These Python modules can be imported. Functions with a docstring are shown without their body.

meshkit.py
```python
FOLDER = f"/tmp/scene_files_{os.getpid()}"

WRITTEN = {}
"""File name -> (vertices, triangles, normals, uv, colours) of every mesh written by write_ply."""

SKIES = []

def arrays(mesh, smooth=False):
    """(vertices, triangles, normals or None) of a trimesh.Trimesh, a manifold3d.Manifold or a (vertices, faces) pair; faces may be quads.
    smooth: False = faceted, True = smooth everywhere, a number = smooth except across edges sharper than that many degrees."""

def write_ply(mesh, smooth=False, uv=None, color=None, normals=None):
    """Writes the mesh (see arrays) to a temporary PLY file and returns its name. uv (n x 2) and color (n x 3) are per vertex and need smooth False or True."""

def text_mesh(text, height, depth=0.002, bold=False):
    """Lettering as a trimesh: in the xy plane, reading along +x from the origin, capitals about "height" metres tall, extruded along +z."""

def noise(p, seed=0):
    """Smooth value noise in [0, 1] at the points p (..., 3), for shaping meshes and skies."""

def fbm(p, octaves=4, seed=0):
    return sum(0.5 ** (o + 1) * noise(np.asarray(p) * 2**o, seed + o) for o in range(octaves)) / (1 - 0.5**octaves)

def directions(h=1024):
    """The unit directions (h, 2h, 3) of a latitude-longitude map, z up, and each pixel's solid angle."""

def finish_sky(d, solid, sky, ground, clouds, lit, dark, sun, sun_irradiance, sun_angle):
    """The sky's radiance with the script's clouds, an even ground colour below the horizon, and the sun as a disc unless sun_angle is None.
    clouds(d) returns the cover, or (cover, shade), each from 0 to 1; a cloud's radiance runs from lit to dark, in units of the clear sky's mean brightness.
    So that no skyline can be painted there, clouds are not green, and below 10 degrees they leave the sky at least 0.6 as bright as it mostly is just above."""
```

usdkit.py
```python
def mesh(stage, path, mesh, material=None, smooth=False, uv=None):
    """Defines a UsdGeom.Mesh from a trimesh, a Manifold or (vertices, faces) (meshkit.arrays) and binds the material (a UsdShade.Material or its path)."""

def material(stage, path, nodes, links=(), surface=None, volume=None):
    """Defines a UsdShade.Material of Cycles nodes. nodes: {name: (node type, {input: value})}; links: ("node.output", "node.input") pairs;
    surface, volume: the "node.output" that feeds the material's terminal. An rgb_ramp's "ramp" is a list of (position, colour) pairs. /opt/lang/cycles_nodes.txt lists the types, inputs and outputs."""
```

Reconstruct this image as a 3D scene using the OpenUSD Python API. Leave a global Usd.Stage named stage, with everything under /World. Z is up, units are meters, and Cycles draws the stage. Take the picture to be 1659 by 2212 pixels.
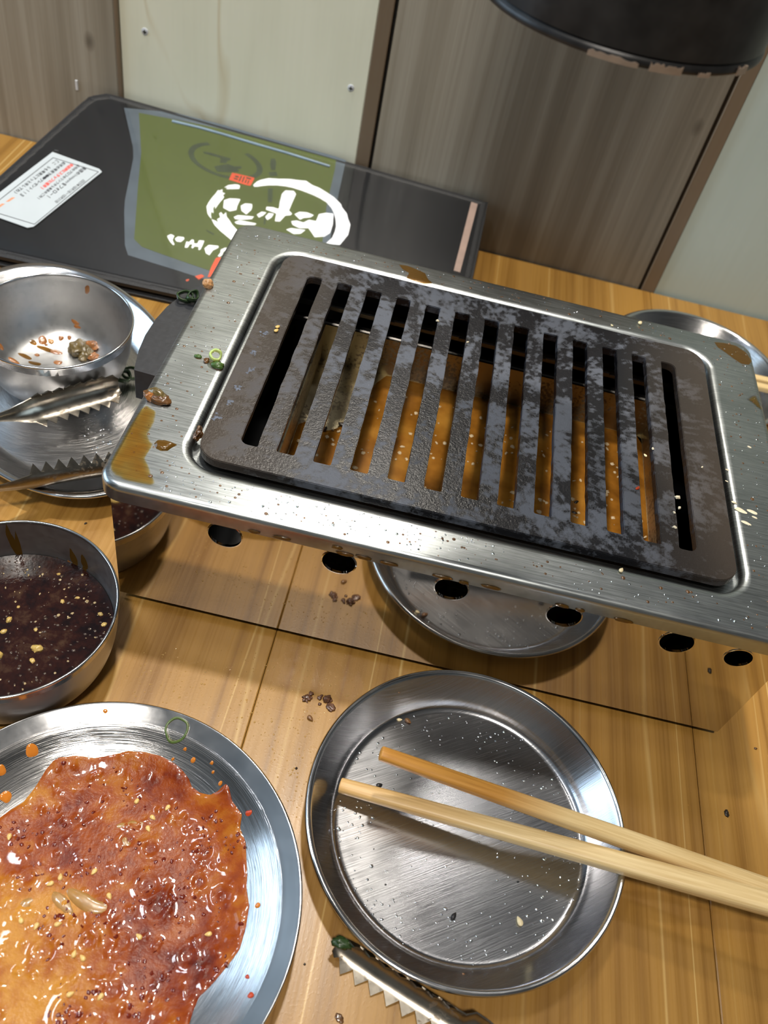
import math, random
import numpy as np, trimesh, shapely, manifold3d as mf
from shapely.geometry import Polygon, Point, LineString, box as sbox
from shapely.ops import unary_union
from scipy.spatial import Delaunay
from pxr import Usd, UsdGeom, UsdLux, Gf, Sdf, Vt
import usdkit, meshkit

stage = Usd.Stage.CreateInMemory()
UsdGeom.SetStageUpAxis(stage, UsdGeom.Tokens.z)
UsdGeom.SetStageMetersPerUnit(stage, 1.0)
world = UsdGeom.Xform.Define(stage, '/World'); stage.SetDefaultPrim(world.GetPrim())
UsdGeom.Scope.Define(stage, '/World/Looks')
random.seed(4); rng = np.random.default_rng(4)

# ------------------------------------------------------------------ camera
# metres; origin = lower front left corner of the grill's body, x along its front, y towards the wall; the table top is at z = -0.006
FPX = 1832.38                                     # focal length in pixels of a 1659 x 2212 picture
CAM = np.array([0.1302, -0.2766, 0.41958])
from scipy.spatial.transform import Rotation as _R
CR = _R.from_rotvec([2.3862, 0.2721, 0.1299]).as_matrix()   # rows: right, down, forward
cam = UsdGeom.Camera.Define(stage, '/World/Camera')
m = Gf.Matrix4d(1.0)
for r, v in enumerate((CR[0], -CR[1], -CR[2], CAM)):
    for c in range(3):
        m[r, c] = float(v[c])
cam.AddTransformOp().Set(m)
cam.CreateHorizontalApertureAttr(36.0); cam.CreateVerticalApertureAttr(48.0)
cam.CreateFocalLengthAttr(36.0 * FPX / 1659)
cam.CreateClippingRangeAttr(Gf.Vec2f(0.01, 50))
cam.CreateFStopAttr(14.0); cam.CreateFocusDistanceAttr(0.47)
cam.CreateExposureAttr(0.54)

# ------------------------------------------------------------------ lights: ceiling lamps over the tables, cool light from an unseen window added on the left
LAMPS = [  # x, y, radius, watts, colour, label
    (0.02, 0.45, 0.055, 18.0, (1.0, 0.93, 0.82), 'round ceiling downlight straight above the grill and the partition'),
    (0.08, -0.78, 0.09, 18.5, (1.0, 0.94, 0.85), 'round ceiling downlight above the near seat behind the camera'),
    (0.06, 1.55, 0.12, 13.0, (1.0, 0.93, 0.82), 'round ceiling downlight above the next booth beyond the partition'),
    (0.34, 0.80, 0.11, 3.5, (1.0, 0.96, 0.90), 'wide soft ceiling lamp above the right end of the partition'),
    (-0.67, 0.15, 0.12, 5.5, (0.86, 0.92, 1.0), 'cool ceiling downlight on the left above the aisle'),
    (-0.72, 2.60, 0.22, 8.0, (0.70, 0.86, 1.0), 'large cool ceiling lamp far back on the left'),
]
TABLE_Z = -0.006
CEIL = 1.95
FLOOR = -0.72

# ------------------------------------------------------------------ helpers
def number(parent, name):
    p, k = f'{parent}/{name}', 0
    while stage.GetPrimAtPath(p):
        k += 1; p = f'{parent}/{name}_{k:03d}'
    return p

def data(prim, label=None, cat=None, group=None, kind=None):
    for k, v in (('label', label), ('category', cat), ('group', group), ('kind', kind)):
        if v: prim.SetCustomDataByKey(k, v)
    return prim

LOC = {}
def thing(name, label, cat, loc=(0, 0, 0), group=None, kind=None, rotz=0.0):
    x = UsdGeom.Xform.Define(stage, number('/World', name))
    x.AddTranslateOp().Set(Gf.Vec3d(*map(float, loc)))
    if rotz: x.AddRotateZOp().Set(math.degrees(rotz))
    path = str(x.GetPath()); LOC[path] = np.array(loc, float)
    data(x.GetPrim(), label, cat, group, kind)
    return path

def vf(mesh):
    if hasattr(mesh, 'to_mesh'):
        q = mesh.to_mesh(); return np.array(q.vert_properties[:, :3], float), np.array(q.tri_verts)
    if isinstance(mesh, trimesh.Trimesh): return np.array(mesh.vertices), np.array(mesh.faces)
    v, f = np.asarray(mesh[0], float), np.asarray(mesh[1], int)
    if f.shape[1] == 4: f = np.vstack([f[:, [0, 1, 2]], f[:, [0, 2, 3]]])
    return v, f

def cat_(*ms):
    V, F, n = [], [], 0
    for q in ms:
        v, f = vf(q); V.append(v); F.append(f + n); n += len(v)
    return np.vstack(V), np.vstack(F)

def part(parent, name, mesh, mat, smooth=35, label=None, kind=None, local=False, tint=None):
    """A part: a mesh given in world coordinates, put under its thing (whose base is taken off)."""
    v, f = vf(mesh)
    top = '/'.join(parent.split('/')[:3])
    if not local: v = v - LOC.get(top, 0)
    me = usdkit.mesh(stage, number(parent, name), (v, f), mat, smooth=smooth if tint is None else True)
    if tint is not None:
        UsdGeom.PrimvarsAPI(me).CreatePrimvar('tint', Sdf.ValueTypeNames.FloatArray, 'vertex').Set(Vt.FloatArray.FromNumpy(np.asarray(tint, np.float32)))
    data(me.GetPrim(), label=label, kind=kind)
    return str(me.GetPath())

def single(name, label, cat, mesh, mat, smooth=35, group=None, kind=None, tint=None):
    """A thing that is one mesh; its prim stands at the mesh's base."""
    v, f = vf(mesh)
    lo, hi = v.min(0), v.max(0); loc = np.array([(lo[0] + hi[0]) / 2, (lo[1] + hi[1]) / 2, lo[2]])
    me = usdkit.mesh(stage, number('/World', name), (v - loc, f), mat, smooth=smooth if tint is None else True)
    me.AddTranslateOp().Set(Gf.Vec3d(*map(float, loc)))
    if tint is not None:
        UsdGeom.PrimvarsAPI(me).CreatePrimvar('tint', Sdf.ValueTypeNames.FloatArray, 'vertex').Set(Vt.FloatArray.FromNumpy(np.asarray(tint, np.float32)))
    data(me.GetPrim(), label, cat, group, kind)
    return str(me.GetPath())

def ray(px):
    px = np.atleast_2d(np.asarray(px, float))
    return np.c_[(px - [829.5, 1106.0]) / FPX, np.ones(len(px))] @ CR
def onz(px, z):
    d = ray(px); t = (z - CAM[2]) / d[:, 2]
    return CAM + d * t[:, None]
def ony(px, y):
    d = ray(px); t = (y - CAM[1]) / d[:, 1]
    return CAM + d * t[:, None]

def on(px, base, z0=0.0, damp=.35, n=60):
    """The point of a surface z = base(x, y) seen at a pixel."""
    z = z0
    for _ in range(n):
        p = onz(px, z)[0]; z = (1 - damp) * z + damp * float(base(p[0], p[1]))
    return np.array([p[0], p[1], z])

def box(x0, x1, y0, y1, z0, z1):
    b = trimesh.creation.box((x1 - x0, y1 - y0, z1 - z0)); b.apply_translation(((x0 + x1) / 2, (y0 + y1) / 2, (z0 + z1) / 2)); return b

def bevel_box(x0, x1, y0, y1, z0, z1, b):
    pts = []
    for x, sx in ((x0, 1), (x1, -1)):
        for y, sy in ((y0, 1), (y1, -1)):
            for z, sz in ((z0, 1), (z1, -1)):
                pts += [(x + sx * b, y + sy * b, z), (x + sx * b, y, z + sz * b), (x, y + sy * b, z + sz * b)]
    return trimesh.convex.convex_hull(np.array(pts))

def lathe(profile, n=96, c=(0, 0), sx=1.0, sy=1.0, rot=0.0):
    """Closed or open profile [(r, z)] turned about z; sx, sy make it oval."""
    p = np.asarray(profile, float); k = len(p)
    a = np.arange(n) * 2 * np.pi / n
    x = p[:, 0][:, None] * np.cos(a) * sx; y = p[:, 0][:, None] * np.sin(a) * sy
    cr, sr = math.cos(rot), math.sin(rot)
    V = np.stack([c[0] + x * cr - y * sr, c[1] + x * sr + y * cr, np.repeat(p[:, 1][:, None], n, 1)], -1).reshape(-1, 3)
    i, j = np.meshgrid(np.arange(k - 1), np.arange(n), indexing='ij'); j2 = (j + 1) % n
    F = np.stack([i * n + j, i * n + j2, (i + 1) * n + j2, (i + 1) * n + j], -1).reshape(-1, 4)
    t = trimesh.Trimesh(*vf((V, F)), process=False); t.merge_vertices(); t.update_faces(t.nondegenerate_faces())
    return t

def smooth_profile(p, n=6):
    """Catmull-Rom through the points of a profile."""
    p = np.asarray(p, float); q = np.vstack([2 * p[0] - p[1], p, 2 * p[-1] - p[-2]]); out = []
    for i in range(1, len(q) - 2):
        for t in np.arange(n) / n:
            a, b, c, d = q[i - 1:i + 3]
            out.append(.5 * (2 * b + (c - a) * t + (2 * a - 5 * b + 4 * c - d) * t * t + (3 * b - a - 3 * c + d) * t ** 3))
    out.append(p[-1]); return np.array(out)

def rr(x0, x1, y0, y1, r, z, n=8):
    out = []
    for cx, cy, a0 in ((x1 - r, y0 + r, -90), (x1 - r, y1 - r, 0), (x0 + r, y1 - r, 90), (x0 + r, y0 + r, 180)):
        for t in np.linspace(0, 90, n + 1):
            a = math.radians(a0 + t); out.append((cx + r * math.cos(a), cy + r * math.sin(a), z))
    return np.array(out)

def loft(rings, close=False):
    n = len(rings[0]); k = len(rings); V = np.vstack(rings); F = []
    for i in range(k if close else k - 1):
        for j in range(n):
            a, b = i * n + j, i * n + (j + 1) % n; c, d = ((i + 1) % k) * n + (j + 1) % n, ((i + 1) % k) * n + j
            F.append((a, b, c, d))
    return V, np.array(F)

def extrude(poly, z0, z1):
    ms = [trimesh.creation.extrude_polygon(g, z1 - z0, engine='earcut') for g in getattr(poly, 'geoms', [poly]) if g.area > 1e-10]
    t = trimesh.util.concatenate(ms); t.apply_translation((0, 0, z0)); return t

def puddle(poly, h, edge, base, res, bump=None, under=True):
    """A thin sheet or pool: the polygon's surface, swelling from 0 at its edge to h at 'edge' inside, lying on base(x, y)."""
    poly = poly.buffer(0)
    if poly.geom_type != 'Polygon': poly = max(poly.geoms, key=lambda g: g.area)
    bd = poly.boundary
    rings = [poly.exterior] + list(poly.interiors); P = []
    for rg in rings:
        n = max(6, int(rg.length / res)); P += [rg.interpolate(t / n, normalized=True).coords[0] for t in range(n)]
    P = np.array(P); nb = len(P)
    x0, y0, x1, y1 = poly.bounds
    gx, gy = np.meshgrid(np.arange(x0, x1 + res, res), np.arange(y0, y1 + res, res))
    gx[::2] += res / 2
    g = np.c_[gx.ravel(), gy.ravel()]
    g = g[shapely.contains_xy(poly, g[:, 0], g[:, 1])]
    if len(g): g = g[shapely.distance(shapely.points(g), bd) > res * .55]
    P = np.vstack([P, g]) if len(g) else P
    T = Delaunay(P).simplices
    cc = P[T].mean(1); T = T[shapely.contains_xy(poly, cc[:, 0], cc[:, 1])]
    a, b, c = P[T[:, 0]], P[T[:, 1]], P[T[:, 2]]
    area = (b[:, 0] - a[:, 0]) * (c[:, 1] - a[:, 1]) - (b[:, 1] - a[:, 1]) * (c[:, 0] - a[:, 0])
    T[area < 0] = T[area < 0][:, ::-1]; T = T[np.abs(area) > 1e-14]
    prof = np.ones(len(P))
    if edge > 0:
        d = np.clip(shapely.distance(shapely.points(P), bd) / edge, 0, 1); prof = np.sqrt(1 - (1 - d) ** 2)
    z0 = base(P[:, 0], P[:, 1]); z = z0 + h * prof
    if bump is not None: z = z + bump(P[:, 0], P[:, 1]) * prof
    top = np.c_[P, z]
    if not under: return top, T
    bot = np.c_[P, z0 - .0002]
    n = len(P)
    e = np.vstack([T[:, [0, 1]], T[:, [1, 2]], T[:, [2, 0]]]); key = {tuple(sorted(q)): 0 for q in e.tolist()}
    for q in e.tolist(): key[tuple(sorted(q))] += 1
    rim = np.array([q for q in e.tolist() if key[tuple(sorted(q))] == 1])
    side = np.vstack([np.c_[rim[:, 0], rim[:, 0] + n, rim[:, 1]], np.c_[rim[:, 1], rim[:, 0] + n, rim[:, 1] + n]])
    return np.vstack([top, bot]), np.vstack([T, T[:, ::-1] + n, side])

def flat(z): return lambda x, y: np.full(np.shape(x), float(z))

def lump(c, r, seed, rough=.35, sub=2, freq=2.2, rot=0.0):
    """A soft irregular lump with radii r, resting on z = c[2]."""
    s = trimesh.creation.icosphere(sub); v = np.array(s.vertices)
    k = 1 + rough * (meshkit.fbm(v * freq + seed * 7.3, 3, seed) - .5) * 2
    v = v * k[:, None] * np.asarray(r)
    cr, sr = math.cos(rot), math.sin(rot)
    v = np.c_[v[:, 0] * cr - v[:, 1] * sr, v[:, 0] * sr + v[:, 1] * cr, v[:, 2]]
    v[:, 2] = np.maximum(v[:, 2], -.45 * r[2]) ; v[:, 2] -= v[:, 2].min()
    return v + np.asarray(c), np.array(s.faces)

def seed_mesh(c, l=.0032, w=.0019, h=.0011, rot=0.0):
    s = trimesh.creation.icosphere(2); v = np.array(s.vertices)
    t = v[:, 0]; k = 1 - .38 * t - .12 * t * t
    v = np.c_[v[:, 0] * l / 2, v[:, 1] * k * w / 2, v[:, 2] * k * h / 2]
    cr, sr = math.cos(rot), math.sin(rot)
    v = np.c_[v[:, 0] * cr - v[:, 1] * sr, v[:, 0] * sr + v[:, 1] * cr, v[:, 2]]
    v[:, 2] -= v[:, 2].min()
    return v + np.asarray(c), np.array(s.faces)

def tube(pts, rad, n=10, cap=True):
    p = np.asarray(pts, float); rad = np.broadcast_to(rad, (len(p),)); t = np.gradient(p, axis=0); t /= np.linalg.norm(t, axis=1)[:, None]
    up = np.array([0, 0, 1.0]) if abs(t[:, 2]).max() < .9 else np.array([1.0, 0, 0])
    a = np.cross(t, up); a /= np.linalg.norm(a, axis=1)[:, None]; b = np.cross(a, t)
    ang = np.arange(n) * 2 * np.pi / n
    V = p[:, None] + rad[:, None, None] * (np.cos(ang)[None, :, None] * a[:, None] + np.sin(ang)[None, :, None] * b[:, None])
    k = len(p); V = V.reshape(-1, 3)
    i, j = np.meshgrid(np.arange(k - 1), np.arange(n), indexing='ij'); j2 = (j + 1) % n
    F = np.stack([i * n + j, (i + 1) * n + j, (i + 1) * n + j2, i * n + j2], -1).reshape(-1, 4)
    V, F = vf((V, F))
    if cap:
        F = np.vstack([F, [[0, q, q + 1] for q in range(1, n - 1)], [[(k - 1) * n, (k - 1) * n + q + 1, (k - 1) * n + q] for q in range(1, n - 1)]])
    return V, F

# ------------------------------------------------------------------ materials
def mat(name, nodes, links, surface='p.BSDF', volume=None):
    return usdkit.material(stage, f'/World/Looks/{name}', nodes, links, surface=surface, volume=volume)

def plain(name, color, rough=.5, bump=0.0, scale=60, var=.12, **kw):
    """A simple coloured surface with slight noise in tone and relief."""
    c = np.array(color)
    nodes = {'tc': ('texture_coordinate', {}), 'n': ('noise_texture', {'scale': scale, 'detail': 4}),
             'r': ('rgb_ramp', {'ramp': [(.3, tuple(c * (1 - var))), (.7, tuple(np.minimum(1, c * (1 + var))))]}),
             'p': ('principled_bsdf', {'roughness': rough, **kw})}
    links = [('tc.object', 'n.vector'), ('n.fac', 'r.fac'), ('r.color', 'p.base_color')]
    if bump:
        nodes['b'] = ('bump', {'strength': bump, 'distance': .001}); links += [('n.fac', 'b.height'), ('b.normal', 'p.normal')]
    return mat(name, nodes, links)

def steel(name, color=(.56, .56, .57), rough=(.16, .3), brush=None, bump=.15, spots=0.0, spot_color=(.10, .05, .015), radial=False, rot=(0, 0, 0), film=None):
    """Stainless steel: brushed along 'brush' (scale of the noise along x, y, z) or in circles (radial), with dried specks."""
    nodes = {'tc': ('texture_coordinate', {}),
             'big': ('noise_texture', {'scale': 22, 'detail': 4}),
             'rg': ('map_range', {'from_min': .3, 'from_max': .7, 'to_min': rough[0], 'to_max': rough[1], 'clamp': True}),
             'b': ('bump', {'strength': bump, 'distance': .0006}),
             'p': ('principled_bsdf', {'metallic': 1.0})}
    links = [('tc.object', 'big.vector')]
    if radial:
        nodes.update({'s': ('separate_xyz', {}), 'x2': ('math', {'math_type': 'multiply'}), 'y2': ('math', {'math_type': 'multiply'}), 'xy': ('math', {'math_type': 'add'}),
                      'q': ('math', {'math_type': 'sqrt'}), 'an': ('math', {'math_type': 'arctan2'}), 'rs': ('math', {'math_type': 'multiply', 'value2': 2600.0}), 'as': ('math', {'math_type': 'multiply', 'value2': 2.0}),
                      'v': ('combine_xyz', {}), 'br': ('noise_texture', {'scale': 1.0, 'detail': 3})})
        links += [('tc.object', 's.vector'), ('s.x', 'x2.value1'), ('s.x', 'x2.value2'), ('s.y', 'y2.value1'), ('s.y', 'y2.value2'), ('x2.value', 'xy.value1'), ('y2.value', 'xy.value2'),
                  ('xy.value', 'q.value1'), ('s.y', 'an.value1'), ('s.x', 'an.value2'), ('q.value', 'rs.value1'), ('an.value', 'as.value1'), ('rs.value', 'v.x'), ('as.value', 'v.y'), ('v.vector', 'br.vector')]
    else:
        nodes.update({'mp': ('mapping', {'rotation': rot}), 'mp2': ('mapping', {'scale': brush or (300, 300, 300)}), 'br': ('noise_texture', {'scale': 1.0, 'detail': 3})})
        links += [('tc.object', 'mp.vector'), ('mp.vector', 'mp2.vector'), ('mp2.vector', 'br.vector')]
    nodes['mix'] = ('math', {'math_type': 'multiply_add', 'value2': .5, 'value3': 0.0}); nodes['half'] = ('math', {'math_type': 'multiply', 'value2': .5})
    links += [('big.fac', 'half.value1'), ('br.fac', 'mix.value1'), ('half.value', 'mix.value3'), ('mix.value', 'rg.value'), ('rg.result', 'p.roughness'), ('br.fac', 'b.height'), ('b.normal', 'p.normal')]
    nodes['tone'] = ('rgb_ramp', {'ramp': [(.3, tuple(np.array(color) * .9)), (.7, tuple(np.minimum(1, np.array(color) * 1.06)))]})
    links += [('mix.value', 'tone.fac')]
    last = 'tone.color'
    if spots:
        nodes.update({'sn': ('noise_texture', {'scale': 420, 'detail': 2}), 'sb': ('noise_texture', {'scale': 30, 'detail': 2}), 'sm': ('math', {'math_type': 'multiply'}),
                      'sr': ('map_range', {'from_min': .40 - .06 * spots, 'from_max': .46 - .06 * spots, 'to_min': 0.0, 'to_max': .75, 'clamp': True}), 'sc': ('mix', {'color2': spot_color}),
                      'met': ('math', {'math_type': 'subtract', 'value1': 1.0})})
        links += [('tc.object', 'sn.vector'), ('tc.object', 'sb.vector'), ('sn.fac', 'sm.value1'), ('sb.fac', 'sm.value2'), ('sm.value', 'sr.value'), ('sr.result', 'sc.fac'), (last, 'sc.color1'), ('sr.result', 'met.value2'), ('met.value', 'p.metallic')]
        last = 'sc.color'
    links.append((last, 'p.base_color'))
    return mat(name, nodes, links)

def wood(name, colors, rings=9.0, stretch=(14, 1.2, 14), fibre=(420, 14, 420), rough=(.32, .5), line=.0, line_color=(.85, .6, .25), bump=.12, coat=0.0, offset=(0, 0, 0), sparkle=0.0, knots=False, src='tc.object'):
    """Flat-sawn wood: contour lines of a stretched noise as grain, fine fibres over it; the grain runs along the axis with the small stretch."""
    nodes = {'tc': ('texture_coordinate', {}), 'geo': ('geometry', {}), 'm1': ('mapping', {'scale': stretch, 'location': offset}), 'n1': ('noise_texture', {'scale': 1.0, 'detail': 2.5, 'roughness': .45, 'distortion': .15}),
             'mul': ('math', {'math_type': 'multiply', 'value2': rings}), 'fr0': ('math', {'math_type': 'pingpong', 'value2': .5}), 'fr': ('math', {'math_type': 'multiply', 'value2': 2.0}),
             'm2': ('mapping', {'scale': fibre, 'location': offset}), 'n2': ('noise_texture', {'scale': 1.0, 'detail': 3, 'roughness': .6}),
             'add': ('math', {'math_type': 'multiply_add', 'value2': .45}), 'h': ('math', {'math_type': 'multiply', 'value2': .55}),
             'ramp': ('rgb_ramp', {'ramp': colors}),
             'rg': ('map_range', {'from_min': .3, 'from_max': .7, 'to_min': rough[0], 'to_max': rough[1], 'clamp': True}),
             'b': ('bump', {'strength': bump, 'distance': .0004}),
             'p': ('principled_bsdf', {'coat_weight': coat, 'coat_roughness': .22})}
    links = [(src, 'm1.vector'), (src, 'm2.vector'), ('m1.vector', 'n1.vector'), ('m2.vector', 'n2.vector'), ('n1.fac', 'mul.value1'), ('mul.value', 'fr0.value1'), ('fr0.value', 'fr.value1'),
             ('n2.fac', 'h.value1'), ('fr.value', 'add.value1'), ('h.value', 'add.value3'), ('add.value', 'ramp.fac'), ('n2.fac', 'rg.value'), ('rg.result', 'p.roughness'), ('n2.fac', 'b.height')]
    last = 'ramp.color'
    if line:
        nodes.update({'ln': ('map_range', {'from_min': 1 - line, 'from_max': 1.0, 'to_min': 0.0, 'to_max': 1.0, 'clamp': True}), 'm3': ('mapping', {'scale': (stretch[0] * 2, stretch[1] * 3, stretch[2] * 2)}), 'n3': ('noise_texture', {'scale': 1.0, 'detail': 2}),
                      'lm': ('map_range', {'from_min': .42, 'from_max': .62, 'to_min': .05, 'to_max': .8, 'clamp': True}), 'lx': ('math', {'math_type': 'multiply'}), 'lc': ('mix', {'color2': line_color})})
        links += [('fr.value', 'ln.value'), (src, 'm3.vector'), ('m3.vector', 'n3.vector'), ('n3.fac', 'lm.value'), ('ln.result', 'lx.value1'), ('lm.result', 'lx.value2'), ('lx.value', 'lc.fac'), (last, 'lc.color1')]
        last = 'lc.color'
    if knots:
        nodes.update({'km': ('mapping', {'scale': (12, 12, 7), 'location': offset}), 'vo': ('voronoi_texture', {'scale': 1.0}), 'kr': ('map_range', {'from_min': .015, 'from_max': .075, 'to_min': .85, 'to_max': 0.0, 'clamp': True}), 'kc': ('mix', {'color2': (.035, .025, .018)})})
        links += [(src, 'km.vector'), ('km.vector', 'vo.vector'), ('vo.distance', 'kr.value'), ('kr.result', 'kc.fac'), (last, 'kc.color1')]
        last = 'kc.color'
    if sparkle:
        nodes.update({'sp': ('noise_texture', {'scale': 700, 'detail': 2}), 'sr': ('map_range', {'from_min': .56, 'from_max': .68, 'to_min': 0.0, 'to_max': 1.0, 'clamp': True}), 'b2': ('bump', {'strength': sparkle, 'distance': .0006})})
        links += [(src, 'sp.vector'), ('sp.fac', 'sr.value'), ('sr.result', 'b2.height'), ('b.normal', 'b2.normal'), ('b2.normal', 'p.normal'), ('b2.normal', 'p.coat_normal')]
    else:
        links += [('b.normal', 'p.normal')]
    links.append((last, 'p.base_color'))
    return mat(name, nodes, links)

M_table = wood('table_wood', [(.12, (.20, .092, .016)), (.38, (.29, .145, .028)), (.6, (.355, .185, .039)), (.85, (.30, .152, .030)), (1.0, (.25, .122, .024))], rings=7, stretch=(17, .5, 17), fibre=(480, 6, 480), rough=(.30, .44), line=.10, line_color=(.62, .42, .155), bump=.06, coat=.18, sparkle=.035, src='geo.position')
M_ply = wood('birch_plywood', [(.0, (.76, .775, .63)), (.5, (.81, .825, .68)), (1.0, (.85, .86, .72))], rings=7, stretch=(9, 9, 1.6), fibre=(260, 260, 12), rough=(.4, .55), line=.12, line_color=(.66, .60, .42), bump=.05, src='geo.position')
M_ply2 = wood('grey_plywood', [(.0, (.46, .55, .51)), (.5, (.50, .59, .55)), (1.0, (.54, .63, .59))], rings=5, stretch=(7, 7, 1.2), fibre=(240, 240, 10), rough=(.4, .55), line=.06, line_color=(.49, .57, .52), bump=.05, offset=(3, 0, 1), src='geo.position')  # darker, greener tones than the other plywood
M_lam = wood('grey_brown_laminate', [(.15, (.155, .132, .10)), (.4, (.225, .198, .155)), (.6, (.30, .27, .215)), (.78, (.38, .35, .29)), (.92, (.25, .22, .175)), (1.0, (.17, .145, .11))], rings=2.6, stretch=(15, 15, .6), fibre=(190, 190, 3.2), rough=(.38, .5), bump=.06, knots=True, offset=(1.7, 0, .4), src='geo.position')
M_trim = wood('brown_trim', [(.0, (.16, .115, .075)), (1.0, (.20, .15, .10))], rings=2, stretch=(8, 8, .8), fibre=(250, 250, 5), rough=(.35, .45), bump=.03, src='geo.position')
M_gap = plain('dark_gap', (.012, .010, .008), .8)
M_ceil = plain('ceiling_paint', (.43, .43, .425), .8, scale=3, var=.04)
M_wall = plain('room_wall_paint', (.24, .24, .23), .8, scale=3, var=.05)
M_floor = plain('floor_concrete', (.22, .20, .18), .6, scale=6)
M_screw = plain('screw_zinc', (.70, .74, .80), .3, scale=400, metallic=.25)
M_white_plastic = plain('white_plastic', (.75, .76, .78), .4)
M_black = plain('black_paint', (.02, .02, .02), .5)

# ------------------------------------------------------------------ the setting
def struct(name, mesh, m, label, smooth=False):
    v, f = vf(mesh); me = usdkit.mesh(stage, number('/World', name), (v, f), m, smooth=smooth)
    data(me.GetPrim(), label, None, None, 'structure'); return str(me.GetPath())
struct('floor', box(-2.6, 2.8, -2.2, 3.6, FLOOR - .05, FLOOR), M_floor, 'grey restaurant floor under the table')
struct('ceiling', box(-2.6, 2.8, -2.2, 3.6, CEIL, CEIL + .05), M_ceil, 'pale painted restaurant ceiling overhead')
struct('wall_left', box(-2.65, -2.6, -2.2, 3.6, FLOOR, CEIL), M_wall, 'painted room wall on the left beyond the aisle')
struct('wall_right', box(2.8, 2.85, -2.2, 3.6, FLOOR, CEIL), M_wall, 'painted room wall on the right')
struct('wall_front', box(-2.6, 2.8, -2.25, -2.2, FLOOR, CEIL), M_wall, 'painted room wall behind the camera')
struct('wall_far', box(-2.6, 2.8, 3.6, 3.65, FLOOR, CEIL), M_wall, 'painted room wall beyond the partition')

WY = .485; PT = .46                                # face of the booth partition, its top
wall = thing('wall_back', 'booth partition behind the table of pale plywood and grey-brown wood panels', None, (0, WY, FLOOR), kind='structure')
part(wall, 'core', box(-1.3, 1.5, WY + .012, WY + .04, FLOOR, PT), M_gap, smooth=False)
def panel(x0, x1, proud, m, name='panel', label=None):
    return part(wall, name, bevel_box(x0, x1, WY - proud, WY + .0125, FLOOR, PT, .0008), m, smooth=False, label=label)
panel(-.1765, .0428, 0.0, M_ply, 'plywood_panel', 'pale birch plywood panel with two screws')
panel(.3522, 1.5, 0.0, M_ply2, 'plywood_panel', 'grey-green plywood panel')
panel(.0583, .3362, .0015, M_lam, 'wood_panel', 'grey-brown wood-grain panel with small knots')
panel(-1.3, -.1805, .002, M_lam, 'wood_panel', 'grey-brown wood-grain panel on the left')
panel(.0430, .0556, .003, M_trim, 'trim_strip'); panel(.3390, .3520, .003, M_trim, 'trim_strip'); panel(-.1803, -.1767, .003, M_trim, 'trim_strip')
def screw(x, z, r=.0031):
    p = lathe([(0, -.004), (r * .8, -.004), (r, -.0005), (r * .95, .0004), (r * .6, .0009), (0, .0010)], 24)
    cut = trimesh.util.concatenate([box(-.0016, .0016, -.0004, .0004, .0003, .002), box(-.0004, .0004, -.0016, .0016, .0003, .002)])
    v, f = vf(p); v = np.c_[v[:, 0], -v[:, 2], v[:, 1]] + [x, WY, z]
    part(wall, 'screw', (v, f), M_screw, label='zinc cross-head screw in the plywood')
    c, g = vf(cut); c = np.c_[c[:, 0], -c[:, 2] * .8, c[:, 1]] + [x, WY, z]
    part(wall, 'screw_slot', (c, g), M_black, smooth=False)
screw(-.1542, .1176); screw(.0293, .113)
part(wall, 'nail_cap', bevel_box(-.2204, -.2182, WY - .0032, WY - .001, .0535, .0625, .0004), M_white_plastic, label='small white nail cap')

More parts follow.
